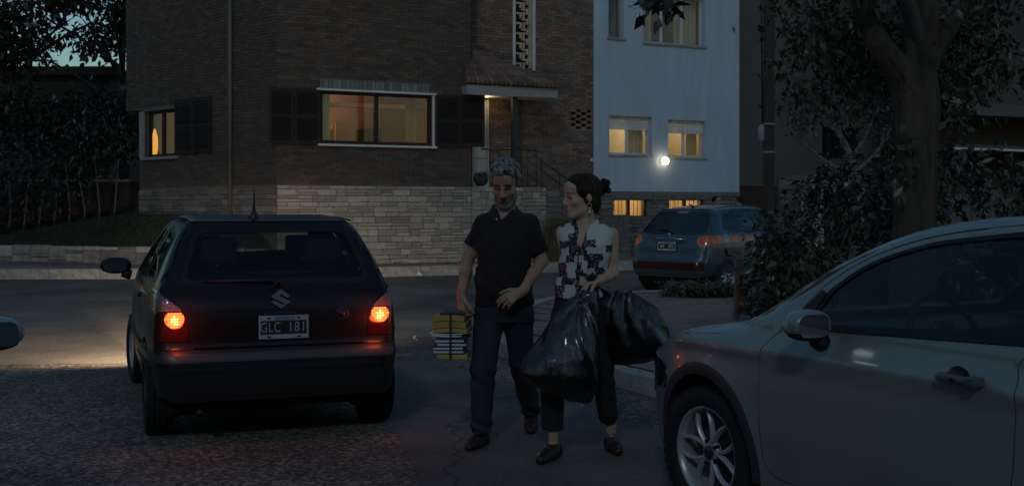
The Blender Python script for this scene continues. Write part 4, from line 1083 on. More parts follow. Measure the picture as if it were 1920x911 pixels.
# tail lights: clear top, lit red middle, dark red foot
M_tclear = mat('clear_red_lens', (.16,.10,.10), .12, coat=.8, metal=.25, bump=.5, bscale=90)
M_tdark = mat('dark_red_lens', (.035,.006,.004), .15, coat=.8)
M_tlit = mat('lit_tail_lens', (.9,.12,.03), .3, emit=(1,.10,.018), estr=1.15)
M_tcore = mat('lit_tail_core', (1,.5,.2), .3, emit=(1,.19,.035), estr=1.35)
M_thot = mat('lit_tail_hot', (1,.5,.2), .3, emit=(1,.46,.15), estr=2.0)
for s in (-1,1):
    tlr = bpy.data.objects.new('tail_light', None); C.objects.link(tlr); tlr.parent = bc
    fx = lambda P: np.array([(s*-p[0], p[1]) for p in P])[::(1 if s < 0 else -1)]
    c.panel('lens_back', fx(tl), 'rear', M_tdark, off=.004, step=.03, mirror=False, parent=tlr)
    c.panel('clear_lens', fx(rnd([(-.735,.935),(-.615,.845),(-.605,.828),(-.765,.828),(-.765,.92)], .015)), 'rear', M_tclear, off=.012, step=.02, mirror=False, parent=tlr, depth=.01)
    c.panel('lit_lens', fx(rnd([(-.70,.818),(-.605,.818),(-.59,.785),(-.605,.73),(-.665,.722),(-.705,.755)], .03)), 'rear', M_tlit, off=.014, step=.015, mirror=False, parent=tlr, depth=.012)
    k = 0
    for iz in range(6):
        for ix in range(7):
            x = -.70+ix*.0165+.003*(iz % 2); z = .735+iz*.0155
            if sdpoly(rnd([(-.70,.818),(-.605,.818),(-.59,.785),(-.605,.73),(-.665,.722),(-.705,.755)], .03), np.array([x]), np.array([z]))[0] < -.004:
                c.panel('lens_facet', fx(rnd([(x-.0072,z-.0064),(x-.0072,z+.0064),(x+.0072,z+.0064),(x+.0072,z-.0064)], .003, 2)), 'rear', M_thot if (x+.645)**2+(z-.772)**2 < .027**2 else M_tcore, off=.017, step=.03, mirror=False, parent=tlr, depth=.006)
    point_light('tail_glow', (s*.65, -1.90, .77), 1.2, (1,.12,.03), .045, tlr)
# badge: the slanted S mark
def badge(parent, loc, sc, rot):
    P1 = [(-.5,.1),(.02,.52),(.5,.18),(.36,.06),(.04,.28),(-.12,.16),(.5,-.22),(.5,-.24),(-.02,.08),(-.16,.2),(-.36,.06),(.0,-.12)]
    up = [(-.50,.13),(.0,.50),(.50,.16),(.33,.04),(.02,.26),(-.10,.18),(.50,-.14),(.28,-.31),(-.50,.13)][:-1]
    dn = [(-a,-b) for a, b in [(-.50,.13),(.0,.50),(.50,.16),(.33,.04),(.02,.26),(-.10,.18),(-.05,.14),(-.28,.02)]]
    b = bpy.data.objects.new('badge', None); C.objects.link(b); b.parent = parent; b.location = loc; b.rotation_euler = rot; b.scale = (sc,sc,sc)
    mB = mat('badge_chrome', (.5,.52,.54), .25, metal=.9)
    for P_ in (up, [(-.5,-.16),(0,-.5),(.5,-.14),(.45,-.19),(.28,-.31),(.02,-.27),(-.33,-.05)]):
        V, F = fill(P_, (), .2); bm = bmesh.new(); vs = [bm.verts.new((p[0],p[1],.06)) for p in V]
        for f in F: bm.faces.new([vs[i] for i in f])
        r_ = bmesh.ops.extrude_face_region(bm, geom=bm.faces[:]); bmesh.ops.translate(bm, vec=(0,0,-.08), verts=[v for v in r_['geom'] if isinstance(v, bmesh.types.BMVert)])
        bmesh.ops.recalc_face_normals(bm, faces=bm.faces); bmobj('badge_stroke', bm, mB, b)
badge(bc, (.005, -1.775, .89), .125, (R(82),0,0))
def plate(parent, loc, rot, w, h, txt=None):
    p = bpy.data.objects.new('number_plate', None); C.objects.link(p); p.parent = parent; p.location = loc; p.rotation_euler = rot
    Mf = bpy.data.materials.get('plate_frame') or mat('plate_frame', (.34,.38,.42), .5, var=.15); Mb = bpy.data.materials.get('plate_black') or mat('plate_black', (.012,.012,.013), .5)
    Mt = bpy.data.materials.get('plate_letters') or mat('plate_letters', (.33,.35,.36), .5); Ml = bpy.data.materials.get('plate_band') or mat('plate_band', (.16,.24,.30), .5)
    boxo('plate_field', -w/2+.006, w/2-.006, -h*.31, h*.27, -.004, .0, Mb, p)
    for z0, z1 in ((h*.272,h/2),(-h/2,-h*.312)): boxo('plate_rail', -w/2, w/2, z0, z1, -.004, .003, Mf, p, bev=.002)
    for s in (-1,1): boxo('plate_rail', s*w/2-(.012 if s > 0 else 0), s*w/2+(.012 if s < 0 else 0), -h*.311, h*.271, -.004, .0025, Mf, p)
    boxo('plate_band', -w*.18, w*.22, h*.3, h*.46, .0031, .0036, Ml, p)
    bm = bmesh.new()
    for x in (-.3,.3):
        for z in (.39,-.41): box(bm, x*w-.012, x*w+.012, h*z-.005, h*z+.005, .003, .007, bev=.002)
    bmobj('plate_screw', bm, Mb, p)
    if txt:
        text_mesh('plate_letters', txt[0], h*.60, Mt, p, (-w*.265,-h*.02,.0006), (0,0,0), .001, .72); text_mesh('plate_letters', txt[1], h*.60, Mt, p, (w*.265,-h*.02,.0006), (0,0,0), .001, .82)
    else:
        for x in (-.34,-.25,-.16,.14,.24,.34): boxo('plate_smudge', w*x-.011, w*x+.011, -h*.2, h*.18, .0005, .0012, Mt, p)
    return p
plate(bc, (.02, -1.812, .715), (R(87),0,0), .315, .148, ('GLC','181'))
boxo('plate_light', -.10, .10, -1.815, -1.79, .79, .815, M_pla, bc, bev=.008)
bm = bmesh.new(); lathe(bm, [(0,.045),(-.008,.042),(-.006,.03),(-.002,.024),(-.012,.02),(-.014,.001)], 24, 'y'); o = bmobj('hatch_lock', bm, M_pla, bc, True); o.location = (.40,-1.785,.785)
boxo('hatch_handle', -.12, .12, -1.80, -1.775, .625, .655, M_pla, bc, bev=.01)
tubeo('rear_wiper', [(.0,-1.68,.985),(-.06,-1.70,1.005),(-.47,-1.695,1.01)], [.016,.011,.007], M_pla, bc); bm = bmesh.new(); lathe(bm, [(0,.03),(-.03,.028),(-.04,.01)], 14, 'y'); o = bmobj('wiper_boss', bm, M_pla, bc, True); o.location = (.0,-1.685,.985)
bm = bmesh.new(); lathe(bm, [(0,.045),(.012,.040),(.035,.024),(.055,.014),(.09,.009),(.20,.004)], 12, 'z', True); o = bmobj('roof_aerial', bm, M_pla, bc, True); o.location = (-.09,-1.22,1.395); o.rotation_euler = (R(8),0,0)
tubeo('roof_gutter', [(-.548,-1.36,1.385),(-.565,-.7,1.405),(-.56,-.2,1.40),(-.53,.1,1.365)], .006, M_rub, bc, 6); tubeo('roof_gutter', [(.548,-1.36,1.385),(.565,-.7,1.405),(.56,-.2,1.40),(.53,.1,1.365)], .006, M_rub, bc, 6)
for s in (-1,1):
    boxo('door_handle', s*.80-.02, s*.80+.02, -.60, -.46, .84, .875, M_pla, bc, bev=.01)
mirror_part(c, 'door_mirror', .945, .52, 1.015, M_pk, .115, .09, .078, arm=.05)
cabin(c, -1.6, .93, .52, -.36, yseat=-.15)
boxo('parcel_shelf', -.62, .62, -1.60, -1.15, .90, .93, M_seat, bc)
for x, y, st in ((-.715,-1.315,0),(.715,-1.315,0),(-.715,1.128,R(6)),(.715,1.128,R(6))): wheel(bc, x, y, .288, .185, .178, M_alloy, 'cap', st, 7)
for s in (-1,1):   # the beams of the two lit headlights: a wide dipped spread and a narrow far throw
    point_light('headlight_beam', (s*.52, 1.98, .66), 330, (1,.76,.52), .06, bc, spot=R(158), rot=(R(88), 0, R(10)), blend=1.0)
    point_light('headlight_beam', (s*.50, 1.99, .66), 800, (1,.76,.52), .05, bc, spot=R(46), rot=(R(75), 0, R(-9+s*5)), blend=.4)
# ---- silver grey coupe close on the right
sc_ = thing('silver_coupe', 'large silver grey two door car in the right foreground with multi spoke alloy wheel', 'car', (2.227, 4.80, 0), R(26))
prof = crom([(-1.9,.25),(-2.08,.38),(-2.125,.58),(-2.09,.82),(-2.0,1.0),(-1.78,1.22),(-1.48,1.365),(-1.0,1.432),(-.5,1.449),(-.135,1.437),(.105,1.402),(.29,1.352),(.526,1.25),(.73,1.128),(.95,.99),(1.10,.945),(1.4,.895),(1.72,.81),(1.95,.70),(2.09,.55),(2.12,.40),(2.05,.27),(1.8,.2),(0,.19)], 7)
plan = [(-2.15,.62),(-1.9,.76),(-1.3,.872),(-.5,.888),(.6,.884),(1.2,.876),(1.55,.845),(1.8,.77),(1.98,.66),(2.15,.48)]
sect = [(.12,.93),(.28,.965),(.5,.995),(.7,1.0),(.84,.99),(.91,.965),(.97,.94),(1.05,.895),(1.2,.81),(1.34,.725),(1.47,.63)]
c = Car(sc_, prof, plan, sect, .085, extra=lambda y, z: .016*np.exp(-((z-.845)/.035)**2)-.010*np.exp(-((z-.92)/.03)**2)+.018*np.exp(-(((y-1.245)**2+(z-.317)**2)**.5-.40)**2/.004)+.012*np.exp(-(((y+1.395)**2+(z-.317)**2)**.5-.40)**2/.004))
M_sil = mat('silver_grey_paint', (.255,.275,.245), .38, metal=.2, coat=.45, var=.05, vscale=2)
M_sil.node_tree.nodes['Principled BSDF'].inputs['Coat Roughness'].default_value = .08
gl1 = rnd([(.545,.975),(.50,1.115),(.32,1.245),(.035,1.33),(-.38,1.375),(-.60,1.375),(-.585,1.035)], [.03,.08,.1,.1,.1,.03,.03])
gl2 = rnd([(-.66,1.045),(-.68,1.37),(-1.1,1.33),(-1.50,1.20),(-1.40,1.13)], [.03,.03,.1,.04,.1])
fw = rnd([(-.72,1.005),(-.55,1.385),(.55,1.385),(.72,1.005)], .06)
rw = rnd([(-.60,1.02),(-.50,1.33),(.50,1.33),(.60,1.02),(.30,.80),(-.30,.80)], .08)
c.liner([(gl1,'side'),(gl2,'side'),(fw,'front'),(rw,'rear')], M_inner, wells=[(1.245,.317,.395),(-1.395,.317,.395)])
archf, archr = circ(1.245,.317,.372,40), circ(-1.395,.317,.372,40)
trimf, trimr = circ(1.245,.317,.428,44), circ(-1.395,.317,.428,44)
door = crom([(.655,.982),(.76,.90),(.80,.80),(.808,.62),(.795,.45),(.765,.33),(.60,.30),(0,.30),(-.44,.30),(-.50,.38),(-.545,.6),(-.555,.85),(-.53,.94),(-.605,1.02),(-.625,1.1),(-.635,1.33),(-.63,1.40),(-.4,1.408),(-.05,1.372),(.2,1.315),(.40,1.233),(.56,1.115)], 4)
g0 = np.array(door); cen = g0.mean(0); g1 = cen+(g0-cen)*np.array([1.0105,1.0125])
lowz = .22
side = [(2.06,.60),(1.95,.69),(1.8,.765),(1.5,.855),(1.2,.91),(.98,.955),(.84,1.0),(.62,1.12),(.45,1.235),(.22,1.34),(-.05,1.395),(-.4,1.43),(-.9,1.42),(-1.35,1.36),(-1.7,1.2),(-1.95,.98),(-2.04,.8),(-2.07,.6),(-2.05,.35),(-1.9,.26),(-1.3,lowz),(1.4,lowz),(1.9,.24),(2.05,.36),(2.07,.5)]
c.panel('side_body', side, 'side', M_sil, holes=[g1, gl2, trimf, trimr], step=.045)
c.panel('door', door, 'side', M_sil, holes=[gl1], step=.04)
M_arch = mat('wheel_arch_trim', (.045,.047,.048), .5)
for o_, i_ in ((circ(1.245,.317,.427,44),archf),(circ(-1.395,.317,.427,44),archr)): c.panel('wheel_arch_trim', [p for p in o_ if p[1] > lowz-.01] , 'side', M_arch, off=.004, holes=[[p if p[1] > lowz+.004 else (p[0], lowz+.004) for p in i_ if p[1] > lowz-.1]], step=.035, depth=.05)
c.panel('side_window', gl1, 'side', M_cglass_d, off=-.005, step=.05); c.panel('side_window', gl2, 'side', M_cglass_d, off=-.005, step=.05)
cs = gl1.mean(0)
c.panel('window_seal', cs+(gl1-cs)*np.array([1.045,1.075]), 'side', M_rub, off=.003, holes=[cs+(gl1-cs)*np.array([.965,.95])], step=.035, depth=.006)
c.panel('window_sill_trim', [(.66,.955),(.66,.982),(-.60,1.035),(-.60,1.005)], 'side', M_rub, off=.007, step=.05, depth=.012)
c.panel('mirror_sail', rnd([(.66,.985),(.56,.985),(.50,1.11),(.535,1.125)], .01), 'side', M_rub, off=.006, step=.04)
c.panel('windscreen', fw, 'front', M_cglass, off=-.004, step=.06)
c.panel('windscreen_surround', [(-.84,.95),(-.77,1.08),(-.60,1.395),(.60,1.395),(.77,1.08),(.84,.95)], 'front', M_sil, off=-.002, holes=[fw], step=.05)
c.panel('roof', [(-.50,-1.45),(-.57,-.6),(-.57,-.1),(-.54,.12),(.54,.12),(.57,-.1),(.57,-.6),(.50,-1.45)], 'top', M_sil, off=-.0035, step=.06)
c.panel('roof_side', [(-.50,-1.50),(-.555,-.6),(-.555,-.1),(-.52,.14),(-.555,.42),(-.66,.72),(-.77,.96),(-.815,.93),(-.72,.66),(-.665,.42),(-.62,.18),(-.60,-.1),(-.61,-.6),(-.55,-1.5)], 'top', M_sil, off=-.0025, step=.045, mirror=True)
c.panel('bonnet', [(-.74,1.02),(-.72,1.4),(-.66,1.8),(-.54,1.97),(.54,1.97),(.66,1.8),(.72,1.4),(.74,1.02)], 'top', M_sil, off=.001, step=.05)
c.panel('front_wing_top', [(-.735,.96),(-.715,1.4),(-.655,1.8),(-.535,1.96),(-.60,2.03),(-.70,1.92),(-.79,1.68),(-.845,1.35),(-.845,.93)], 'top', M_sil, off=-.0015, step=.04, mirror=True)
boxo('cowl_vent', -.70, .70, .93, 1.06, .90, .955, M_pla, sc_)
c.panel('front_bumper', [(-.80,.25),(-.84,.5),(-.80,.66),(.80,.66),(.84,.5),(.80,.25)], 'front', M_sil, off=.001, step=.06)
for s in (-1,1):
    fxx = lambda P: np.array([(s*-p[0], p[1]) for p in P])[::(1 if s < 0 else -1)]
    c.panel('headlight', fxx(rnd([(-.84,.56),(-.82,.70),(-.70,.745),(-.50,.67),(-.52,.58)], .04)), 'front', mat('dark_headlight_glass', (.03,.032,.035), .08, coat=1, metal=.3) if not bpy.data.materials.get('dark_headlight_glass') else bpy.data.materials['dark_headlight_glass'], off=.008, step=.03, mirror=False)
c.panel('headlight_wing', rnd([(1.97,.52),(1.95,.66),(1.80,.735),(1.72,.70),(1.80,.60),(1.88,.50)], .04), 'side', bpy.data.materials['dark_headlight_glass'], off=.006, step=.03)
c.panel('grille', rnd([(-.36,.42),(-.40,.62),(.40,.62),(.36,.42)], .05), 'front', M_pla, off=.006, step=.06)
c.panel('tailgate', [(-.76,.3),(-.78,.8),(-.70,1.05),(-.55,1.36),(.55,1.36),(.70,1.05),(.78,.8),(.76,.3)], 'rear', M_sil, off=.0015, holes=[rw], step=.06)
c.panel('rear_window', rw, 'rear', M_cglass_d, off=-.003, step=.06)
boxo('underbody', -.64, .64, -1.7, 1.6, .21, .28, M_inner, sc_)
M_hdl = mat('handle_paint', (.13,.14,.135), .35, metal=.3)
# handle: pull bar over a scooped recess
for s in (-1,1):
    hd = bpy.data.objects.new('door_handle', None); C.objects.link(hd); hd.parent = sc_; hd.location = (s*.889, -.335, .872); hd.rotation_euler = (0,0,0 if s < 0 else math.pi)
    F_ = Field((-.06,-.12,-.05), (.06,.12,.05), .004); F_.cap((-.028,.075,.0), (-.032,-.055,0), .0155, .0165, .01, flat=(np.array([1.,0,0]),.7)); F_.cap((-.018,.075,0), (.02,.08,0), .014, .016, .02); F_.mesh('handle_bar', M_hdl, hd)
    boxo('handle_lock', -.046, .01, -.095, -.052, -.018, .018, M_hdl, hd, bev=.008, seg=3, smooth=True)
    bm = bmesh.new(); lathe(bm, [(-.050,.0075),(-.0465,.0075),(-.0465,.001)], 14, 'x'); bmobj('key_hole', bm, M_pla, hd)
    bm = bmesh.new()
    lathe(bm, [(-.005,.052),(-.0005,.050),(.012,.035),(.016,.001)], 28, 'x'); bmesh.ops.scale(bm, vec=(1,1.0,.86), verts=bm.verts)
    o = bmobj('handle_recess', bm, mat('recess_paint', (.14,.15,.155), .4, metal=.4) if not bpy.data.materials.get('recess_paint') else bpy.data.materials['recess_paint'], hd, True); o.location = (.002,.01,0)
mirror_part(c, 'door_mirror', .975, .38, 1.0, M_sil, .094, .08, .076, drop=-.035, lens=(-.005,.026,-.03), arm=.03)
cabin(c, -1.7, .955, .42, -.36, yseat=-.52, zseat=.34)
boxo('interior_mirror', -.12, .12, .28, .31, 1.20, 1.27, M_pla, sc_, bev=.015, seg=2, smooth=True)
for x, y in ((-.772,1.245),(.772,1.245),(-.772,-1.395),(.772,-1.395)): wheel(sc_, x, y, .317, .205, .222, M_alloy, 'multi', R(4) if y > 0 else 0)

# ---- teal hatchback parked across the street
tc_ = thing('teal_hatchback', 'teal grey hatchback parked across the side street beyond the low shrubs', 'car', (4.07, 21.5, 0), R(-46))
tc_.scale = (1.06,)*3
prof = crom([(-1.7,.26),(-1.86,.29),(-1.915,.42),(-1.915,.55),(-1.87,.63),(-1.835,.75),(-1.77,.90),(-1.69,.985),(-1.45,1.27),(-1.30,1.375),(-.8,1.425),(-.2,1.43),(.1,1.395),(.5,1.21),(.95,.97),(1.3,.87),(1.7,.71),(1.88,.5),(1.9,.35),(1.8,.22),(0,.2)], 6)
plan = [(-1.95,.66),(-1.75,.775),(-1.4,.815),(-.6,.828),(.6,.826),(1.2,.80),(1.6,.73),(1.95,.55)]
sect = [(.15,.90),(.30,.965),(.48,1.0),(.62,1.0),(.8,.995),(.93,.965),(1.05,.90),(1.2,.81),(1.35,.69),(1.45,.58)]
c = Car(tc_, prof, plan, sect, .12)
M_teal = mat('teal_paint', (.06,.094,.118), .24, metal=.35, coat=.8, var=.05, vscale=2)
q1 = rnd([(-1.36,1.06),(-1.20,1.29),(-.66,1.345),(-.42,.985),(-1.18,.985)], [.08,.08,.06,.05,.1])
q2 = rnd([(-.36,.98),(-.60,1.345),(-.15,1.345),(.18,1.23),(.66,.965)], [.05,.05,.05,.06,.03])
rw = rnd([(-.67,.985),(-.535,1.325),(.535,1.325),(.67,.985),(.45,.95),(-.45,.95)], [.1,.1,.1,.1,.1,.1])
fw = rnd([(-.68,.99),(-.53,1.36),(.53,1.36),(.68,.99)], .06)
c.liner([(q1,'side'),(q2,'side'),(rw,'rear'),(fw,'front')], M_inner, wells=[(-1.30,.29,.365),(1.14,.29,.365)])
archr, archf = circ(-1.30,.29,.35), circ(1.14,.29,.35)
side = [(-1.86,.60),(-1.80,.90),(-1.70,1.02),(-1.45,1.31),(-1.28,1.395),(-.2,1.405),(.15,1.34),(.95,.965),(1.3,.85),(1.68,.70),(1.82,.55),(1.82,.30),(1.45,.235),(-1.0,.235),(-1.62,.26),(-1.84,.32)]
door = rnd([(-.44,.30),(-.46,.985),(-.66,1.365),(-.15,1.365),(.22,1.25),(.72,.955),(.74,.45),(.64,.30)], .05)
cd = door.mean(0)
c.panel('side_body', side, 'side', M_teal, holes=[q1, cd+(door-cd)*1.012, archr, archf], step=.06)
c.panel('door', door, 'side', M_teal, holes=[q2], step=.06)
c.panel('side_window', q1, 'side', M_cglass_d, off=-.004, step=.06); c.panel('side_window', q2, 'side', M_cglass_d, off=-.004, step=.06)
c.panel('roof', rnd([(-.53,-1.32),(-.56,-.2),(-.5,.12),(.5,.12),(.56,-.2),(.53,-1.32)], .05), 'top', M_teal, off=.001, step=.07)
c.panel('roof_edge', [(-.61,-1.42),(-.52,-1.40),(-.55,-.2),(-.49,.16),(-.60,.20),(-.615,-.2)], 'top', M_teal, off=-.002, step=.05, mirror=True)
c.panel('bonnet', rnd([(-.66,1.0),(-.6,1.7),(.6,1.7),(.66,1.0)], .1), 'top', M_teal, step=.08)
c.panel('windscreen', fw, 'front', M_cglass, off=-.003, step=.07)
c.panel('windscreen_surround', [(-.80,.93),(-.64,1.40),(.64,1.40),(.80,.93)], 'front', M_teal, off=-.003, holes=[fw], step=.06)
c.panel('nose', [(-.78,.3),(-.78,.78),(.78,.78),(.78,.3)], 'front', M_teal, step=.08)
c.panel('hatch', rnd([(-.74,.93),(-.60,1.385),(.60,1.385),(.74,.93),(.60,.60),(-.60,.60)], .05), 'rear', M_teal, holes=[rw], off=.001, step=.05)
c.panel('rear_corner', [(-.785,.59),(-.785,.95),(-.74,1.06),(-.61,1.395),(-.55,1.395),(-.73,.93),(-.59,.59)], 'rear', M_teal, off=-.0015, step=.04, mirror=True)
c.panel('rear_window', rw, 'rear', M_cglass, off=.001, step=.05)
c.panel('bumper', rnd([(-.88,.28),(-.88,.615),(.88,.615),(.88,.28)], .03), 'rear', M_teal, off=.006, step=.05)
c.panel('bumper_side', [(-1.90,.30),(-1.90,.61),(-1.70,.61),(-1.66,.45),(-1.64,.30)], 'side', M_teal, off=.007, step=.04)
c.panel('bumper_insert', rnd([(-.72,.40),(-.72,.52),(.72,.52),(.72,.40)], .03), 'rear', mat('dark_reflector', (.05,.012,.012), .25, coat=.5), off=.013, step=.05)
M_tl6 = mat('red_amber_lens', (.5,.035,.012), .12, coat=1, var=1, vscale=9, col2=(.65,.22,.05), bump=.4, bscale=60)
for s in (-1,1):
    fx6 = lambda P: np.array([(s*-p[0], p[1]) for p in P])[::(1 if s < 0 else -1)]
    c.panel('tail_light', fx6(crom([(-.60,.80),(-.56,.87),(-.62,.93),(-.74,.945),(-.835,.93),(-.835,.88),(-.77,.80),(-.68,.765)], 4)), 'rear', M_tl6, off=.010, step=.03, mirror=False)
c.panel('tail_light_side', crom([(-1.80,.80),(-1.765,.90),(-1.70,.945),(-1.60,.93),(-1.62,.88),(-1.70,.82)], 4), 'side', M_tl6, off=.009, step=.03)
c.panel('fuel_cap', circ(-1.34,.90,.075,18), 'side', mat('cap_silver', (.28,.36,.40), .25, metal=.6), off=.004, step=.04)
c.panel('door_handle', rnd([(-.40,.845),(-.40,.885),(-.24,.885),(-.24,.845)], .02), 'side', M_chrome, off=.018, step=.03)
tubeo('hatch_trim', [(-.30,-1.845,.885),(-.15,-1.86,.895),(.15,-1.86,.895),(.33,-1.842,.88)], .016, M_chrome, tc_)
plate(tc_, (0,-1.862,.77), (R(82),0,0), .36, .14)
bm = bmesh.new(); tube(bm, [(-.03,0,-.03),(0,0,.01),(.025,0,.04)], [.012,.02,.008], 8); tube(bm, [(0,0,0),(.035,0,-.03)], .009, 6); tube(bm, [(-.005,0,.01),(-.035,0,.03)], .008, 6)
o = bmobj('badge', bm, M_chrome, tc_, True); o.location = (0,-1.80,.945)
tubeo('rear_wiper', [(.0,-1.70,.995),(-.1,-1.69,1.03),(-.38,-1.66,1.05)], [.016,.012,.008], M_pla, tc_)
c.panel('brake_lamp', rnd([(-.11,1.30),(-.11,1.325),(.11,1.325),(.11,1.30)], .008), 'rear', mat('pink_brake_lens', (.55,.15,.15), .3), off=.006, step=.05)
tubeo('roof_aerial', [(0,-1.15,1.40),(0,-1.20,1.43),(0,-1.3,1.46)], [.02,.012,.004], M_pla, tc_)
boxo('underbody', -.68, .68, -1.72, 1.5, .20, .30, M_inner, tc_)
mirror_part(c, 'door_mirror', .93, .56, 1.0, M_teal, .10, .08, .07, arm=.04)
cabin(c, -1.6, .95, .5, -.36, yseat=-.15)
for x, y in ((-.725,-1.30),(.725,-1.30),(-.725,1.14),(.725,1.14)): wheel(tc_, x, y, .295, .185, .20, mat('bright_wheel', (.5,.55,.58), .45, metal=.3) if not bpy.data.materials.get('bright_wheel') else bpy.data.materials['bright_wheel'], 'plain', 0, 9)

# ---- the car at the left edge of the frame, of which only the mirror and door show
lc = copy_tree(sc_); lc.name = 'parked_car'
lc['label'] = 'dark car cut off by the left edge of the frame, its wing mirror jutting in'; lc['category'] = 'car'
lc.location = (-2.64, 3.63, 0); lc.rotation_euler = (0,0,R(26))
M_navy = mat('dark_blue_paint', (.02,.028,.036), .3, coat=.6)
M_mirt = mat('grey_mirror_cap', (.20,.25,.28), .4, coat=.3)  # sky reflected in the cap, put into its colour
def recolor(o, depth=0):
    for ch in o.children:
        if ch.type == 'MESH':
            for i, sl in enumerate(ch.material_slots):
                if sl.material == M_sil: sl.link = 'OBJECT'; sl.material = M_mirt if 'mirror' in ch.name else M_navy
        recolor(ch)
recolor(lc)
# ------------------------------------------------------------------ people
M_skin = mat('skin', (.3,.17,.12), .6, attr='Col', var=.10, vscale=55, spec=.35, bump=.12, bscale=160)
M_skin.node_tree.nodes['Principled BSDF'].inputs['Subsurface Weight'].default_value = 0.0
M_hair = mat('hair', (.1,.1,.1), .75, spec=.18, attr='Col', var=.35, vscale=90, bump=.9, bscale=120, stretch=(1,1,.5))
M_polo = mat('maroon_black_polo', (.017,.010,.011), .85, var=.2, vscale=9, bump=.25, bscale=300)
M_jean = mat('dark_denim', (.020,.026,.038), .85, var=.3, vscale=10, bump=.25, bscale=260)
M_trou = mat('black_trousers', (.011,.011,.012), .8, var=.2, vscale=9, bump=.2, bscale=200)
M_shoe = mat('dark_brown_leather', (.022,.016,.012), .45, var=.3, vscale=30)
M_boot = mat('dark_boot', (.018,.015,.013), .6, var=.4, vscale=25)
M_lace = mat('boot_lace', (.10,.09,.08), .7)
M_eye = mat('eye_dark', (.03,.025,.02), .2)
def hand(F, wrist, dirv, palm_n, side, curl, s=1.0, thumb=.6, spread=.10):
    """wrist point, pointing direction, palm normal (out of the palm), side=+1/-1 gives the thumb side; curl in radians per joint for 4 fingers"""
    d = np.array(dirv, float); d /= np.linalg.norm(d); n = np.array(palm_n, float); n -= d*(n@d); n /= np.linalg.norm(n); t = np.cross(d, n)*side
    w = np.array(wrist, float)
    F.cap(w-d*.02*s, w+d*.03*s, .025*s, .027*s, .02)
    for q in (-.026,-.009,.009,.026): F.cap(w+d*.02*s+t*q*.6*s, w+d*.088*s+t*q*s, .014*s, .0125*s, .014)
    Ls = (.041,.046,.043,.033)
    for i, q in enumerate((.031,.0105,-.0105,-.031)):
        p = w+d*(.088-.006*abs(i-1))*s+t*q*s; a = 0; L = Ls[i]*s; th = (1.5-i)*spread
        for j, (lf_, r0, r1) in enumerate(((1,.0098,.0088),(.68,.0088,.0080),(.55,.0080,.0068))):
            a += curl[i] if np.isscalar(curl[i]) else curl[i][j]
            v = d*math.cos(a)+n*math.sin(a); v = v+t*th*(1 if j == 0 else .4); v /= np.linalg.norm(v); e = p+v*L*lf_
            F.cap(p, e, r0*s, r1*s, .005); p = e
    p = w+d*.028*s+t*.026*s
    for j, (L, r0, r1, out) in enumerate(((.040,.0145,.0115,.85),(.033,.0112,.0098,.55),(.026,.0098,.0078,.35))):
        v = d*(.75+.1*j)+t*out*thumb*1.4+n*(.35+.15*j); v /= np.linalg.norm(v); e = p+v*L*s; F.cap(p, e, r0*s, r1*s, .007); p = e
def head(F, T, male=True):
    a = dict(T=T); g = 1 if male else 0
    F.ell((0,.018,.045), (.076,.096,.088), .02, **a)
    F.ell((0,-.024,-.03), (.060 if male else .055,.066,.086), .03, **a)
    jr = .015 if male else .012; jz = 0 if male else .006
    F.cap((-.047,-.0,-.072), (-.018,-.068,-.106+jz), jr, jr, .03, **a); F.cap((.047,-.0,-.072), (.018,-.068,-.106+jz), jr, jr, .03, **a)
    F.ell((0,-.070,-.104+jz), (.025,.020,.017), .02, **a)
    F.cap((-.036,-.079,.030), (.036,-.079,.030), .0155 if male else .0105, None, .014, **a)
    F.ell((0,-.075,.065), (.05,.02,.03), .03, **a)
    for s in (-1,1):
        F.ell((s*.031,-.100,.010), (.023,.019,.016), .012, op='sub', **a)
        F.ell((s*.031,-.0715,.010), (.0150,.0140,.0105), .004, **a)
        F.cap((s*.015,-.088,.0185), (s*.047,-.077,.015), .0048, .004, .005, **a)
        F.ell((s*.044,-.056,-.020), (.020,.022,.018), .025, **a)
        F.ell((s*.0145,-.096,-.033), (.0100,.012,.0085), .006, **a); F.ell((s*.008,-.106,-.041), (.0035,.006,.003), .003, op='sub', **a)
        F.ell((s*.078,.018,-.002), (.010,.017,.028), .008, rot=rot3(12,0,-s*18), **a); F.ell((s*.089,.014,.004), (.007,.009,.016), .004, op='sub', **a)
        F.cap((s*.022,-.094,-.044), (s*.034,-.080,-.068), .003, .003, .010, op='sub', **a)
    F.cap((0,-.088,.022), (0,-.112 if male else -.106,-.025), .0085, .0135 if male else .0105, .011, **a)
    F.ell((0,-.082,-.066), (.026,.015,.018), .02, **a)
    F.cap((-.019,-.0905,-.0605), (.019,-.0905,-.0605), .0042+.001*(1-g), None, .006, **a); F.cap((-.016,-.0895,-.0725), (.016,-.0895,-.0725), .0052+.001*(1-g), None, .006, **a)
    F.cap((-.025,-.0965,-.0665), (.025,-.0965,-.0665), .0022, None, .004, op='sub', **a)
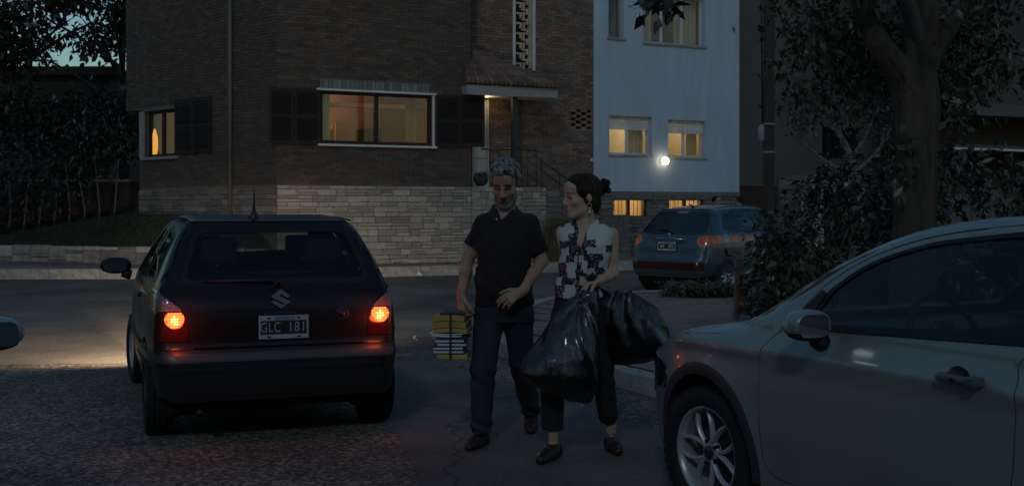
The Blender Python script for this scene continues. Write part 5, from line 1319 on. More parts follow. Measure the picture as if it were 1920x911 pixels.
def skin_col(T, male, base, V):
    q = T.inv(V); x, y, z = q.T; n = len(V); c = np.tile(np.array(base), (n,1))
    blend = lambda m, col: c.__setitem__(slice(None), c*(1-m[:,None])+np.array(col)[None]*m[:,None])
    sm = lambda v, a, b: np.clip((v-a)/(b-a), 0, 1)
    front = sm(-y, .02, .05)*(np.abs(z) < .16)
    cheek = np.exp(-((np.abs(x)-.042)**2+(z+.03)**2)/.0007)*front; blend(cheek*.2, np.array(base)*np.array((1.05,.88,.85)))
    if male:
        mou = np.exp(-(x/.030)**4-((z+.050)/.0085)**4)*front
        jaw = sm(-z, .045, .075)*sm(-y, -.02, .01)*sm(z, -.15, -.13)*(1-.8*np.exp(-(x**2/.0006+(z+.067)**2/.0001)))
        jaw = np.maximum(jaw, np.exp(-(x**2/.0010+(z+.048)**2/.00008))*front)
        blend(np.clip(jaw, 0, 1)*.60, (.20,.19,.18))
    if male: blend(np.clip(mou, 0, 1)*.5, (.11,.10,.09))
    lips = np.exp(-(x/.021)**4-((z+.067)/.0125)**4)*front*(y < -.07); blend(lips*.75, (.22,.085,.075) if not male else (.2,.10,.085))
    brow = np.exp(-((np.abs(x)-.033)/.020)**4-((z-.0295-.004*np.cos((np.abs(x)-.03)*60))/(.0075 if male else .0045))**4)*front; blend(brow*.88, (.02,.018,.017))
    lid = np.exp(-((np.abs(x)-.031)/.0165)**4-((z-.0035)/.0034)**2)*front*(y < -.05); blend(lid*.95, (.02,.016,.014))
    soc_shade = np.exp(-((np.abs(x)-.031)/.02)**2-((z-.010)/.014)**2)*front; blend(soc_shade*.26, np.array(base)*.5)  # shade under the brow put into the eye socket colour
    return np.clip(c, 0, 1)
def hair_col(base, amt, V):
    w = wob((V[:,0], V[:,1], V[:,2]), 160, 5, 8); return np.clip(np.array(base)[None]*(1+amt*w[:,None]*2), .003, 1)
def shoe(F, ankle, toe, heel_z=0, w=.047, h=.05, sole=.018):
    a = np.array(ankle, float); t = np.array(toe, float); d = t-a; d[2] = 0; L = np.linalg.norm(d); d /= L
    hp = a-d*.055
    F.cap((hp[0],hp[1],heel_z+.035), (a[0]+d[0]*L*.45,a[1]+d[1]*L*.45,t[2]+.034+heel_z*.3), .036, .043, .02)
    F.cap((a[0]+d[0]*L*.45,a[1]+d[1]*L*.45,t[2]+.034+heel_z*.3), (t[0]-d[0]*.03,t[1]-d[1]*.03,t[2]+.026), .043, .030, .02)
    F.cap((a[0],a[1],heel_z+.06), (a[0],a[1],heel_z+.115), .043, .042, .03)

def flat_soles(F, z0=0):
    P = np.meshgrid(*F.ax, indexing='ij')[2]; F.a = smax(F.a, (z0-P).astype(np.float32), .006)

# --------------------------------- man; local x to the right of the picture, -y towards the camera
MX, MY = -.05, 7.40
man = thing('person', 'grey haired bearded man in dark polo shirt and jeans looking down as he walks', 'person', (MX, MY, 0))
def ml(px, py, dy=0.):                       # picture point at depth MY+dy, in the man's frame
    p = at(px, py, MY+dy); return np.array((p.x-MX, dy, p.z))
HT = Tr(ml(947, 346, -.03), rot3(24, 0, -9), 1.10)
base_m = (.45,.255,.17)
h = .0062
neckb = ml(946, 402, .03)
shR, shL = ml(908, 420, .02), ml(992, 420, .0)
elR, wrR = ml(878, 482, .03), ml(866, 551, -.02)
elL, wrL = ml(1016, 490, -.02), ml(979, 546, -.20)
F = Field((-.42,-.42,.02), (.42,.30,1.84), h)
head(F, HT, True)
F.cap(neckb+(0,.0,-.03), HT.p((0,.02,-.06)), .066, .062, .03)
F.loft([(.78,0,.0,.15,.10),(.9,0,0,.15,.105),(1.1,.0,.0,.165,.11),(1.3,.005,.0,.185,.115),(1.40,.005,.02,.15,.085),(1.45,.005,.03,.08,.06)], .03)
for sh, el, wr in ((shR,elR,wrR),(shL,elL,wrL)):
    F.cap(sh, el, .045, .037, .03); F.cap(el, el*.6+wr*.4, .036, .039, .02); F.cap(el*.6+wr*.4, wr, .039, .027, .02, flat=None)
hand(F, wrR, (-.02,-.06,-1), (.6,.35,0), 1, [(.5,1.25,1.0)]*4, 1.12, .5, .03)
hand(F, wrL, (-.86,-.25,-.45), (-.1,.75,-.5), -1, [(.35,.45,.3),(.45,.5,.35),(.55,.55,.4),(.65,.6,.4)], 1.08, .55, .035)
for hp, kn, an in (((-.095,0,.80), ml(903,690,-.12), ml(902,805,-.14)), ((.085,0,.80), ml(975,685,.10), ml(995,775,.36))):
    F.cap(hp, kn, .07, .05, .03); F.cap(kn, an, .05, .035, .03)
F.mesh('body', M_skin, man, lambda V: skin_col(HT, True, base_m, V))
# hair
G = Field(HT.o-.24, HT.o+.26, .0055)
G.ell((0,.030,.058), (.086,.098,.086), .02, T=HT); G.ell((.006,-.045,.100), (.060,.050,.036), .03, T=HT); G.ell((0,.02,.108), (.070,.085,.038), .02, T=HT)
for s in (-1,1): G.ell((s*.073,.014,.033), (.017,.040,.050), .02, T=HT)
G.ell((0,-.125,.020), (.078,.085,.062), .012, T=HT, op='sub'); G.ell((0,-.08,-.06), (.09,.10,.085), .01, T=HT, op='sub')
for s in (-1,1): G.ell((s*.09,.012,-.012), (.022,.026,.03), .008, T=HT, op='sub')
G.noise(.010, 120, 3, 7); G.noise(.006, 260, 4, 7)
G.mesh('hair', M_hair, man, lambda V: hair_col((.19,.182,.168), .8, V))
for s in (-1,1):
    pass
# polo shirt: torso, sleeves, collar, placket
F = Field((-.42,-.34,.78), (.42,.30,1.56), .0062)
F.loft([(.845,.002,-.005,.182,.135),(.90,.002,-.005,.185,.142),(1.0,.0,-.01,.178,.148),(1.1,.0,-.008,.182,.142),(1.22,.0,.0,.198,.138),(1.32,.005,.01,.208,.125),(1.38,.005,.02,.185,.105),(1.415,.005,.025,.150,.088),(1.445,.005,.03,.108,.075),(1.475,.005,.035,.075,.066)], .02, pw=2.3)
for sh, el, k in ((shR,elR,.60),(shL,elL,.72)):
    e = sh+(el-sh)*k; F.cap(sh, e, .066, .063, .022)
    d = (el-sh)/np.linalg.norm(el-sh)
    sl, P = F.blk(e-.14, e+.14); pl = ((P[0]-e[0])*d[0]+(P[1]-e[1])*d[1]+(P[2]-e[2])*d[2]-.02); far = ((P[0]-sh[0])**2+(P[1]-sh[1])**2+(P[2]-sh[2])**2) > .12**2
    F.a[sl] = np.where((np.abs(P[0]) > .17) & (pl > -.06), smax(F.a[sl], pl.astype(np.float32), .008), F.a[sl])
P = np.meshgrid(*F.ax, indexing='ij')
F.a = smax(F.a, (.865+.01*np.sin(P[0]*14)-P[2]).astype(np.float32), .01)
fold = .0055*np.sin(P[2]*42+P[0]*25+2*np.sin(P[0]*9))*np.exp(-((P[2]-1.0)/.13)**2)+.004*np.sin(P[0]*60+P[2]*22)*np.exp(-((P[2]-.92)/.07)**2)+.004*np.sin((P[2]+np.abs(P[0])*.9)*50)*np.exp(-((P[2]-1.28)/.1)**2)
F.a += fold.astype(np.float32); del P
F.noise(.004, 30, 9)
F.cap(neckb+(0,.0,.0), HT.p((0,.02,-.10)), .070, .075, .012, op='sub')
vb = ml(938, 415, -.09); F.cap(ml(944,392,-.065), vb, .046, .012, .012, op='sub')
sh_ob = F.mesh('polo_shirt', M_polo, man)
def collar(parent, c, rx, ry, m, h0=.045, drop=.05, gap=.55, tilt=.35, up=(0,0,1)):
    V, Fc = [], []; n = 40
    for i in range(n+1):
        a = -math.pi/2+gap+(2*math.pi-2*gap)*i/n; e = 1-abs(2*i/n-1)     # e: 0 at the points, 1 at the back
        x, y = math.cos(a), math.sin(a); pt = (1-min(1, e*5))
        for r, z in ((1.0, h0*.2),(1.04, h0*(.55+.45*e)),(1.14+.06*pt, h0*(.45+.5*e)),(1.34+.18*pt, -drop*(.45+.75*pt)+h0*.35*e),(1.30+.16*pt, -drop*(.5+.75*pt)+h0*.3*e)):
            V.append((c[0]+x*rx*r, c[1]+y*ry*r, c[2]+z+tilt*.10*y))
    for i in range(n):
        for k in range(4): Fc.append((i*5+k, (i+1)*5+k, (i+1)*5+k+1, i*5+k+1))
    return pymesh('collar', V, Fc, m, parent, smooth=True)
cc = ml(946, 400, .02)
collar(man, cc+(0,.0,-.012), .078, .082, mat('polo_collar', (.020,.012,.013), .8), .05, .042, .80, .45)
bm = bmesh.new(); bmesh.ops.create_uvsphere(bm, u_segments=8, v_segments=6, radius=.006); o = bmobj('button', bm, mat('pale_button', (.6,.6,.58), .3), man, True); o.location = ml(931, 411, -.135)
# jeans
F = Field((-.26,-.34,.03), (.28,.50,.93), .0062)
hipR, hipL = np.array((-.090,0,.80)), np.array((.088,0,.80))
F.loft([(.76,0,.0,.170,.118),(.82,0,0,.180,.125),(.90,0,0,.172,.122)], .02, pw=2.3)
knR, anR = ml(906,690,-.13), ml(902,808,-.14); knL, anL = ml(977,678,.06), ml(996,772,.36)
F.cap(hipR, knR, .098, .078, .03); F.cap(knR, anR, .078, .064, .02); F.cap(hipL, knL, .098, .076, .03); F.cap(knL, anL, .076, .062, .02)
P = np.meshgrid(*F.ax, indexing='ij')
F.a += (.0045*np.sin(P[2]*75+P[0]*40+3*np.sin(P[2]*11))*(np.exp(-((P[2]-.40)/.09)**2)+np.exp(-((P[2]-.14)/.07)**2)*1.6+.5*np.exp(-((P[2]-.75)/.05)**2))).astype(np.float32); del P
F.noise(.004, 26, 12)
F.a = smax(F.a, (lambda P: (.085-P[2]+np.clip(P[1]-.1, 0, 1)*.10).astype(np.float32))(np.meshgrid(*F.ax, indexing='ij')), .008)
F.mesh('jeans', M_jean, man)
# boots
def boots(parent, ankle, toe, m, hz=0, laces=True, w=1.0):
    lo = np.minimum(ankle, toe)-.12; hi = np.maximum(ankle, toe)+.12; lo[2] = min(0, toe[2])-.02; hi[2] = ankle[2]+.1
    F = Field(lo, hi, .0055); shoe(F, ankle, toe, hz)
    P = np.meshgrid(*F.ax, indexing='ij'); d = np.array(toe)-np.array(ankle); L = np.linalg.norm(d[:2]); d = d[:2]/L
    t = np.clip(((P[0]-ankle[0])*d[0]+(P[1]-ankle[1])*d[1])/L, -.3, 1); F.a = smax(F.a, (hz*(1-np.clip(t,0,.7)/.7)+toe[2]+.002-P[2]).astype(np.float32), .006)
    o = F.mesh('shoe', m, parent)
    if laces:
        up = np.array((0,0,1.)); n = np.array((-d[1], d[0], 0))
        for k in range(5):
            c = np.array((ankle[0]+d[0]*(.038+.018*k), ankle[1]+d[1]*(.038+.018*k), hz*.5+toe[2]+.118-.0135*k))
            tubeo('lace', [c+n*.026-up*.008, c+up*.004, c-n*.026-up*.008], .0035, M_lace, o, 5)
    return o
# contact with the road: nudge feet to ground
boots(man, np.array((anR[0], anR[1]+.01, .0)), np.array((ml(878,838,-.17)[0], -.33, 0.)), M_boot)
boots(man, np.array((anL[0], .40, .0)), np.array((anL[0]-.005, .20, 0.)), M_boot, hz=.035)

# --------------------------------- woman
WX, WY = .40, 7.06
wom = thing('person', 'woman in a sleeveless patchwork print blouse turning her head, carrying black rubbish bags', 'person', (WX, WY, 0))
def wl_(px, py, dy=0.):
    p = at(px, py, WY+dy); return np.array((p.x-WX, dy, p.z))
WT = Tr(wl_(1089, 371, .0), rot3(4, 0, -70), 1.04)
base_w = (.55,.33,.225)
F = Field((-.30,-.34,.03), (.34,.32,1.72), .0058)
head(F, WT, False)
nb = wl_(1098, 428, .02)
F.cap(nb+(0,0,-.04), WT.p((0,.025,-.07)), .058, .050, .03)
shW, elW, wrW = wl_(1146, 440, .03), wl_(1149, 512, .03), wl_(1122, 526, -.12)
shV, elV, wrV = wl_(1056, 436, .03), wl_(1064, 500, .10), wl_(1085, 545, -.02)
F.loft([(.80,.0,.0,.13,.09),(.95,.0,.0,.14,.10),(1.1,.03,.0,.125,.095),(1.25,.04,-.01,.14,.10),(1.33,.05,.02,.13,.07),(1.38,.045,.02,.06,.055)], .03)
for a, b, d in ((shW,elW,wrW),(shV,elV,wrV)):
    F.cap(a, b, .046, .036, .035); F.cap(b, b*.6+d*.4, .036, .036, .02); F.cap(b*.6+d*.4, d, .036, .025, .02)
hand(F, wrW, (-.75,-.35,-.25), (.15,-.2,-1), 1, [(.55,1.1,.9)]*4, 1.0, .5, .03)
hand(F, wrV, (.5,-.7,-.35), (.1,-.3,-1), -1, [(.55,1.0,.9)]*4, 1.0, .5, .03)
knA, anA = wl_(1036,700,-.10), wl_(1038,822,-.14); knB, anB = wl_(1128,690,.02), wl_(1146,802,.08)
for hp, kn, an in (((-.07,0,.82),knA,anA),((.09,0,.82),knB,anB)):
    F.cap(hp, kn, .07, .05, .03); F.cap(kn, an+(0,0,.10), .05, .036, .03); F.cap(an+(0,0,.10), an+(0,0,-.02), .034, .030, .02)
for an, to in ((anA, wl_(1015,858,-.30)),(anB, wl_(1153,843,-.10))): F.cap((an[0],an[1],.055), (to[0],to[1]+.05,.03), .030, .026, .02)
F.mesh('body', M_skin, wom, lambda V: skin_col(WT, False, base_w, V))
# eye white and iris hint, ear ring
bm = bmesh.new(); bmesh.ops.create_uvsphere(bm, u_segments=10, v_segments=8, radius=.0062); o = bmobj('eye', bm, M_eye, wom, True); o.location = WT.p((.031,-.0805,.0085))
er = WT.p((.088,.012,-.036))
bm = bmesh.new(); tube(bm, [er+np.array((math.cos(t)*.013, 0, math.sin(t)*.017-.012)) for t in np.linspace(0, 6.283, 15)], .0035, 6, False); tube(bm, [er+(0,0,-.03), er+(0,0,-.085)], [.005,.003], 6); bmobj('earring', bm, mat('earring_silver', (.7,.68,.6), .2, metal=1), wom, True)
# hair: swept back into a bun
G = Field(WT.o-.24, WT.o+.24, .0055)
G.ell((0,.034,.052), (.086,.100,.090), .02, T=WT); G.ell((0,.045,-.01), (.074,.075,.07), .03, T=WT); G.ell((0,.085,-.055), (.045,.03,.04), .03, T=WT)
G.ell((-.066,-.012,.050), (.020,.034,.042), .02, T=WT); G.ell((.066,-.012,.050), (.020,.034,.042), .02, T=WT); G.ell((0,-.018,.098), (.055,.055,.038), .03, T=WT)
for dx, dy, dz, r in ((0,.150,.055,.030),(.02,.162,.075,.022),(-.02,.168,.045,.022),(.0,.150,.085,.020),(.012,.172,.032,.018),(-.015,.145,.022,.018),(0,.128,.05,.028)): G.ell((dx,dy,dz), (r,r,r), .006, T=WT)
G.ell((0,-.128,.020), (.066,.090,.078), .02, T=WT, op='sub'); G.ell((0,-.09,-.06), (.10,.115,.075), .012, T=WT, op='sub')
for s in (-1,1): G.ell((s*.095,.012,-.014), (.022,.017,.022), .008, T=WT, op='sub')
G.noise(.0022, 90, 6, 7); G.noise(.0025, 260, 8, 7)
G.mesh('hair', M_hair, wom, lambda V: hair_col((.038,.024,.016), .5, V))
# blouse
def blouse_mat():
    m = mat('patchwork_print', (.6,.57,.5), .85, bump=.2, bscale=250); nt = m.node_tree; N, L = nt.nodes, nt.links
    tc = N.new('ShaderNodeTexCoord'); mp = N.new('ShaderNodeMapping'); mp.inputs['Rotation'].default_value = (0,R(4),R(12))
    nd = N.new('ShaderNodeTexNoise'); nd.inputs['Scale'].default_value = 26; nd.inputs['Detail'].default_value = 4; L.new(tc.outputs['Object'], nd.inputs[0]); vm = N.new('ShaderNodeVectorMath'); vm.operation = 'MULTIPLY_ADD'; vm.inputs[1].default_value = (.03,.03,.03); L.new(nd.outputs['Color'], vm.inputs[0]); L.new(tc.outputs['Object'], vm.inputs[2]); L.new(vm.outputs[0], mp.inputs[0])
    br = N.new('ShaderNodeTexBrick'); rot = N.new('ShaderNodeMapping'); rot.inputs['Rotation'].default_value = (R(90),0,0); L.new(mp.outputs[0], rot.inputs[0]); L.new(rot.outputs[0], br.inputs[0])
    br.offset = .37; br.offset_frequency = 2; br.squash = .6; br.squash_frequency = 3; br.inputs['Scale'].default_value = 1; br.inputs['Brick Width'].default_value = .054; br.inputs['Row Height'].default_value = .043; br.inputs['Mortar Size'].default_value = 0.0
    br.inputs['Color1'].default_value = (0,0,0,1); br.inputs['Color2'].default_value = (1,1,1,1); br.inputs['Bias'].default_value = 0
    sp = N.new('ShaderNodeSeparateColor'); L.new(br.outputs['Color'], sp.inputs[0])
    g = N.new('ShaderNodeMath'); g.operation = 'GREATER_THAN'; g.inputs[1].default_value = .46; L.new(sp.outputs[0], g.inputs[0])
    v2 = N.new('ShaderNodeTexVoronoi'); v2.inputs['Scale'].default_value = 75; L.new(mp.outputs[0], v2.inputs['Vector'])
    r = N.new('ShaderNodeValToRGB'); e = r.color_ramp.elements; e[0].position = .0; e[0].color = (.45,.40,.36,1); e[1].position = .46; e[1].color = (.012,.014,.025,1)
    k = e.new(.27); k.color = (.28,.10,.09,1); k2 = e.new(.37); k2.color = (.02,.02,.035,1); r.color_ramp.interpolation = 'CONSTANT'
    L.new(v2.outputs['Distance'], r.inputs[0])
    mx = N.new('ShaderNodeMix'); mx.data_type = 'RGBA'; mx.inputs['B'].default_value = (.56,.54,.47,1)
    L.new(g.outputs[0], mx.inputs['Factor']); L.new(r.outputs[0], mx.inputs['A'])
    L.new(mx.outputs['Result'], N['Principled BSDF'].inputs['Base Color'])
    return m
M_bl = blouse_mat()
F = Field((-.24,-.24,.88), (.32,.24,1.45), .0058)
F.loft([(.90,.0,-.005,.158,.115),(.97,.008,-.01,.150,.118),(1.05,.02,-.01,.148,.115),(1.15,.035,-.012,.150,.120),(1.25,.045,-.012,.158,.122),(1.33,.05,.01,.165,.085),(1.375,.05,.02,.10,.062),(1.40,.045,.025,.065,.056)], .02, pw=2.3)
F.cap(shV+(.02,0,.0), shV+(.02,0,-.05), .055, .05, .03); F.cap(shW+(-.03,0,.0), shW+(-.03,0,-.05), .055, .05, .03)
P = np.meshgrid(*F.ax, indexing='ij'); F.a += (.005*np.sin(P[0]*55+P[2]*12)*np.exp(-((P[2]-.98)/.09)**2)+.004*np.sin(P[2]*45-P[0]*30)*np.exp(-((P[2]-1.15)/.1)**2)).astype(np.float32); del P
F.noise(.003, 34, 15)
F.cap(nb+(0,0,-.02), WT.p((0,.02,-.09)), .055, .065, .012, op='sub')
F.cap(wl_(1093,418,-.06), wl_(1084,468,-.125), .046, .012, .012, op='sub')
F.cap(shW+(.012,0,.03), shW+(.03,0,-.09), .045, .05, .015, op='sub')
P = np.meshgrid(*F.ax, indexing='ij'); F.a = smax(F.a, (.935-.06*P[0]+.01*np.sin(P[0]*20)-P[2]).astype(np.float32), .008); del P
F.mesh('blouse', M_bl, wom)
collar(wom, wl_(1096, 421, .02)+np.array((0,0,-.015)), .062, .066, M_bl, .045, .038, .60, .35)
tubeo('placket_edge', [wl_(1085,458,-.126), wl_(1084,490,-.131), wl_(1083,530,-.122)], .0035, mat('dark_piping', (.015,.015,.02), .6), wom, 6)
F = Field((-.26,-.32,.10), (.30,.24,1.0), .0058)
F.loft([(.76,.005,0,.150,.112),(.84,.0,0,.155,.115),(.95,.0,0,.138,.105)], .02, pw=2.2)
F.cap((-.075,0,.80), knA, .092, .078, .03); F.cap(knA, wl_(1036,800,-.13), .078, .064, .02); F.cap((.085,0,.80), knB, .092, .074, .03); F.cap(knB, wl_(1140,778,.06), .074, .060, .02)
F.noise(.004, 26, 18); P = np.meshgrid(*F.ax, indexing='ij'); F.a += (.004*np.sin(P[2]*70+P[0]*30)*np.exp(-((P[2]-.42)/.1)**2)).astype(np.float32)
F.a = smax(F.a, (.165-P[2]).astype(np.float32), .008); del P
F.mesh('trousers', M_trou, wom)
def flat_shoe(parent, an, to, hz=.0):
    lo = np.minimum(an, to)-.10; hi = np.maximum(an, to)+.10; lo[2] = -.02; hi[2] = .20
    F = Field(lo, hi, .005); shoe(F, (an[0],an[1],0), (to[0],to[1],0), hz)
    P = np.meshgrid(*F.ax, indexing='ij'); F.a = smax(F.a, (.002-P[2]).astype(np.float32), .005); F.a = smax(F.a, (P[2]-.085).astype(np.float32), .01)
    F.mesh('shoe', M_shoe, parent)
flat_shoe(wom, np.array((anA[0],-.15,0)), np.array((wl_(1010,858,-.32)[0],-.36,0)))
flat_shoe(wom, np.array((anB[0],.06,0)), np.array((wl_(1160,843,-.10)[0],-.12,0)))

# --------------------------------- rubbish bags hanging from her hands
def bag_mat():
    m = mat('black_bag_plastic', (.004,.004,.004), .17, spec=.7, coat=.5); nt = m.node_tree; N, L = nt.nodes, nt.links
    tc = N.new('ShaderNodeTexCoord'); mp = N.new('ShaderNodeMapping'); mp.inputs['Scale'].default_value = (1.8,1.8,.4); L.new(tc.outputs['Object'], mp.inputs[0])
    n1 = N.new('ShaderNodeTexNoise'); n1.inputs['Scale'].default_value = 14; n1.inputs['Detail'].default_value = 8; n1.inputs['Roughness'].default_value = .68; n1.inputs['Distortion'].default_value = .8; L.new(mp.outputs[0], n1.inputs[0])
    bp = N.new('ShaderNodeBump'); bp.inputs['Strength'].default_value = .6; bp.inputs['Distance'].default_value = .02; L.new(n1.outputs[0], bp.inputs['Height']); L.new(bp.outputs[0], N['Principled BSDF'].inputs['Normal'])
    return m
M_bag = bag_mat()
def bag(name, label, top, st, seed, neck, group):
    b = thing(name, label, 'rubbish bag', (WX, WY, 0), 0, 'black rubbish bags')
    st = np.array(st); lo = [(st[:,1]-st[:,3]).min()-.08, (st[:,2]-st[:,4]).min()-.08, st[:,0].min()-.08]; hi = [(st[:,1]+st[:,3]).max()+.08, (st[:,2]+st[:,4]).max()+.08, st[:,0].max()+.12]
    F = Field(lo, hi, .0065); F.loft([tuple(r) for r in st], .02, pw=2.4)
    P = np.meshgrid(*F.ax, indexing='ij'); zt = st[:,0].max()
    ang = np.arctan2(P[1]-np.interp(P[2], st[:,0], st[:,2]), P[0]-np.interp(P[2], st[:,0], st[:,1]))
    k = np.exp(-((zt-P[2])/.22)); F.a += (k*.014*np.sin(ang*11+3*np.sin(P[2]*9)+seed)+.006*np.sin(ang*6+P[2]*16+seed)).astype(np.float32); del P
    F.noise(.012, 16, seed, 7); F.noise(.005, 45, seed+1, 7)
    F.cap(*neck, .020, .032, .03); F.mesh('bag_body', M_bag, b)
    G = Field(np.array(neck[0])-.10, np.array(neck[0])+.10, .005)
    for q in range(7):
        t = q*.9+seed; G.cap(np.array(neck[0]), np.array(neck[0])+(.035*math.cos(t), .035*math.sin(t), .045+.012*math.sin(q*2.3)), .014, .008, .006)
    G.mesh('bag_knot', M_bag, b)
    return b
def brow(px, py, dy, rx, ry):
    p = wl_(px, py, dy); return (p[2], p[0], p[1], rx/2200*(WY+dy), ry)
bag('rubbish_bag', 'full shiny black rubbish bag hanging in front of the woman\'s trousers, lower and nearer', None,
    [brow(1098,552,-.17,16,.05),brow(1080,588,-.20,40,.10),brow(1068,630,-.23,56,.14),brow(1056,668,-.25,68,.17),brow(1048,700,-.26,72,.18),brow(1066,728,-.25,52,.15),brow(1088,752,-.24,18,.06)], 2, (wl_(1108,530,-.15), wl_(1098,552,-.17)), 'black rubbish bags carried by the woman')
bag('rubbish_bag', 'wide black rubbish bag held out on the right of the woman, behind the other bag', None,
    [brow(1150,546,.02,30,.07),brow(1168,575,.04,58,.12),brow(1180,610,.05,68,.15),brow(1188,645,.06,72,.16),brow(1186,664,.06,66,.14),brow(1170,680,.06,36,.08)], 5, (wl_(1118,536,-.10), wl_(1140,550,-.01)), 'black rubbish bags carried by the woman')

# --------------------------------- the strapped bundle of folders
bp_ = ml(850, 626, -.03)
bun = thing('paper_bundle', 'stack of tan folders and white notebooks tied with straps in the man\'s hand', 'bundle', (MX+bp_[0], MY+bp_[1], 0), R(-4))
M_fold = mat('tan_card', (.46,.30,.075), .75, var=.15, vscale=8, rnd=.15); M_page = mat('white_pages', (.58,.60,.60), .7, var=.1, vscale=60, stretch=(.1,.1,4)); M_cov = mat('dark_cover', (.03,.04,.045), .5)
z = ml(850, 668, -.03)[2]
def leafbox(nm, z0, z1, m, x0=-.105, x1=.105, y0=-.14, y1=.14, rz=0, bend=0):
    bm = bmesh.new(); box(bm, x0, x1, y0, y1, z0, z1, bev=.003); bmesh.ops.subdivide_edges(bm, edges=[e for e in bm.edges if abs((e.verts[0].co-e.verts[1].co).x) > .1], cuts=6)
    for v in bm.verts: v.co.z += bend*(abs(v.co.x)/.1)**2-bend*.5
    o = bmobj(nm, bm, m, bun); o.rotation_euler = (0,R(random.uniform(-1,1)),rz); return o
leafbox('folder', z, z+.030, M_fold, -.09, .10, bend=.004); zz = z+.031
for k in range(4):
    leafbox('notebook_cover', zz, zz+.004, M_cov, -.105, .085, rz=.02*k); leafbox('notebook', zz+.0045, zz+.019, M_page, -.103+.003*k, .083, rz=.02*k); zz += .0225
leafbox('dark_folder', zz, zz+.014, M_cov, -.095, .10); zz += .015
leafbox('loose_papers', zz, zz+.012, M_page, -.125, .06, rz=.12, bend=.006); leafbox('loose_papers', zz+.013, zz+.022, M_page, -.12, .09, rz=-.05, bend=.006); zz += .024
for k, (hh, x0, x1) in enumerate(((.030,-.115,.10),(.042,-.10,.105),(.040,-.098,.10))): leafbox('folder', zz, zz+hh-.003, M_fold, x0, x1, rz=random.uniform(-.06,.06), bend=-.008); zz += hh
leafbox('dark_wrapper', zz, zz+.012, M_cov, -.06, .09, bend=-.004); zz += .01
M_strap = mat('strap', (.012,.012,.014), .6)
for x in (.0,):
    boxo('strap', x-.006, x+.006, -.148, -.142, z-.004, zz+.01, M_strap, bun); boxo('strap', x-.006, x+.006, .142, .148, z-.004, zz+.01, M_strap, bun); boxo('strap', x-.006, x+.006, -.1419, .1419, z-.006, z-.001, M_strap, bun)
hk = np.array((wrR[0]-bp_[0]-.004, wrR[1]-bp_[1]-.03, wrR[2]-.125))
for x, y in ((0,-.145),(0,.145),(-.055,0),(.075,0)): tubeo('strap_cord', [(x,y,zz+.004),(hk[0]*.8+x*.2, hk[1]*.8+y*.2, zz*.15+hk[2]*.85), hk+(0,0,.015)], .0065, M_strap, bun, 6)

# --------------------------------- two passers-by far behind the teal car
def passer(x, y, z0, lab, shirt, rz, hcol):
    p = thing('person', lab, 'person', (x,y,z0), rz, None)
    T = Tr((0,0,1.60), rot3(0,0,0), 1.0); F = Field((-.36,-.25,.0), (.36,.25,1.80), .014); head(F, T, True)
    F.cap((0,.02,1.40), (0,.02,1.53), .055, .052, .02); F.loft([(.85,0,0,.15,.10),(1.1,0,0,.15,.1),(1.3,0,0,.19,.11),(1.42,0,.01,.12,.07)], .03)
    for s in (-1,1): F.cap((s*.19,.01,1.37), (s*.23,.02,1.1), .045, .04, .03); F.cap((s*.23,.02,1.1), (s*.22,-.05,.86), .036, .028, .02); F.cap((s*.22,-.05,.86), (s*.22,-.06,.75), .03, .02, .02); F.cap((s*.09,0,.85), (s*.10,s*.06,.45), .075, .05, .03); F.cap((s*.10,s*.06,.45), (s*.10,s*.14,.08), .05, .035, .02); F.cap((s*.1,s*.14,.04), (s*.1,s*.14-.14,.03), .035, .03, .02)
    F.mesh('body', M_skin, p, lambda V: skin_col(T, True, (.28,.17,.125), V))
    G = Field((-.2,-.2,1.5), (.2,.22,1.85), .01); G.ell((0,.03,1.655), (.09,.10,.09), .02); G.ell((0,-.10,1.60), (.075,.07,.075), .01, op='sub'); G.noise(.006, 80, 3); G.mesh('hair', M_hair, p, lambda V: hair_col(hcol, .3, V))
    F = Field((-.36,-.2,.8), (.36,.2,1.5), .014); F.loft([(.84,0,0,.165,.12),(1.1,0,0,.165,.115),(1.3,0,0,.205,.125),(1.42,0,.01,.13,.08)], .03)
    for s in (-1,1): F.cap((s*.19,.01,1.37), (s*.225,.02,1.16), .058, .055, .03)
    F.mesh('shirt', shirt, p)
    F = Field((-.26,-.2,.05), (.26,.26,.95), .014); F.loft([(.80,0,0,.16,.115),(.92,0,0,.155,.11)], .03)
    for s in (-1,1): F.cap((s*.09,0,.82), (s*.10,s*.06,.45), .09, .065, .03); F.cap((s*.10,s*.06,.45), (s*.10,s*.14,.10), .065, .05, .02)
    F.mesh('trousers', M_trou, p)
passer(4.95, 28.4, .02, 'passer by in black, left of the two standing behind the teal car', mat('black_top', (.015,.015,.017), .8), R(40), (.02,.016,.014))
passer(5.55, 28.7, .02, 'passer by in dark grey, right of the two standing behind the teal car', mat('dark_grey_top', (.03,.03,.032), .8), R(-120), (.03,.022,.018))
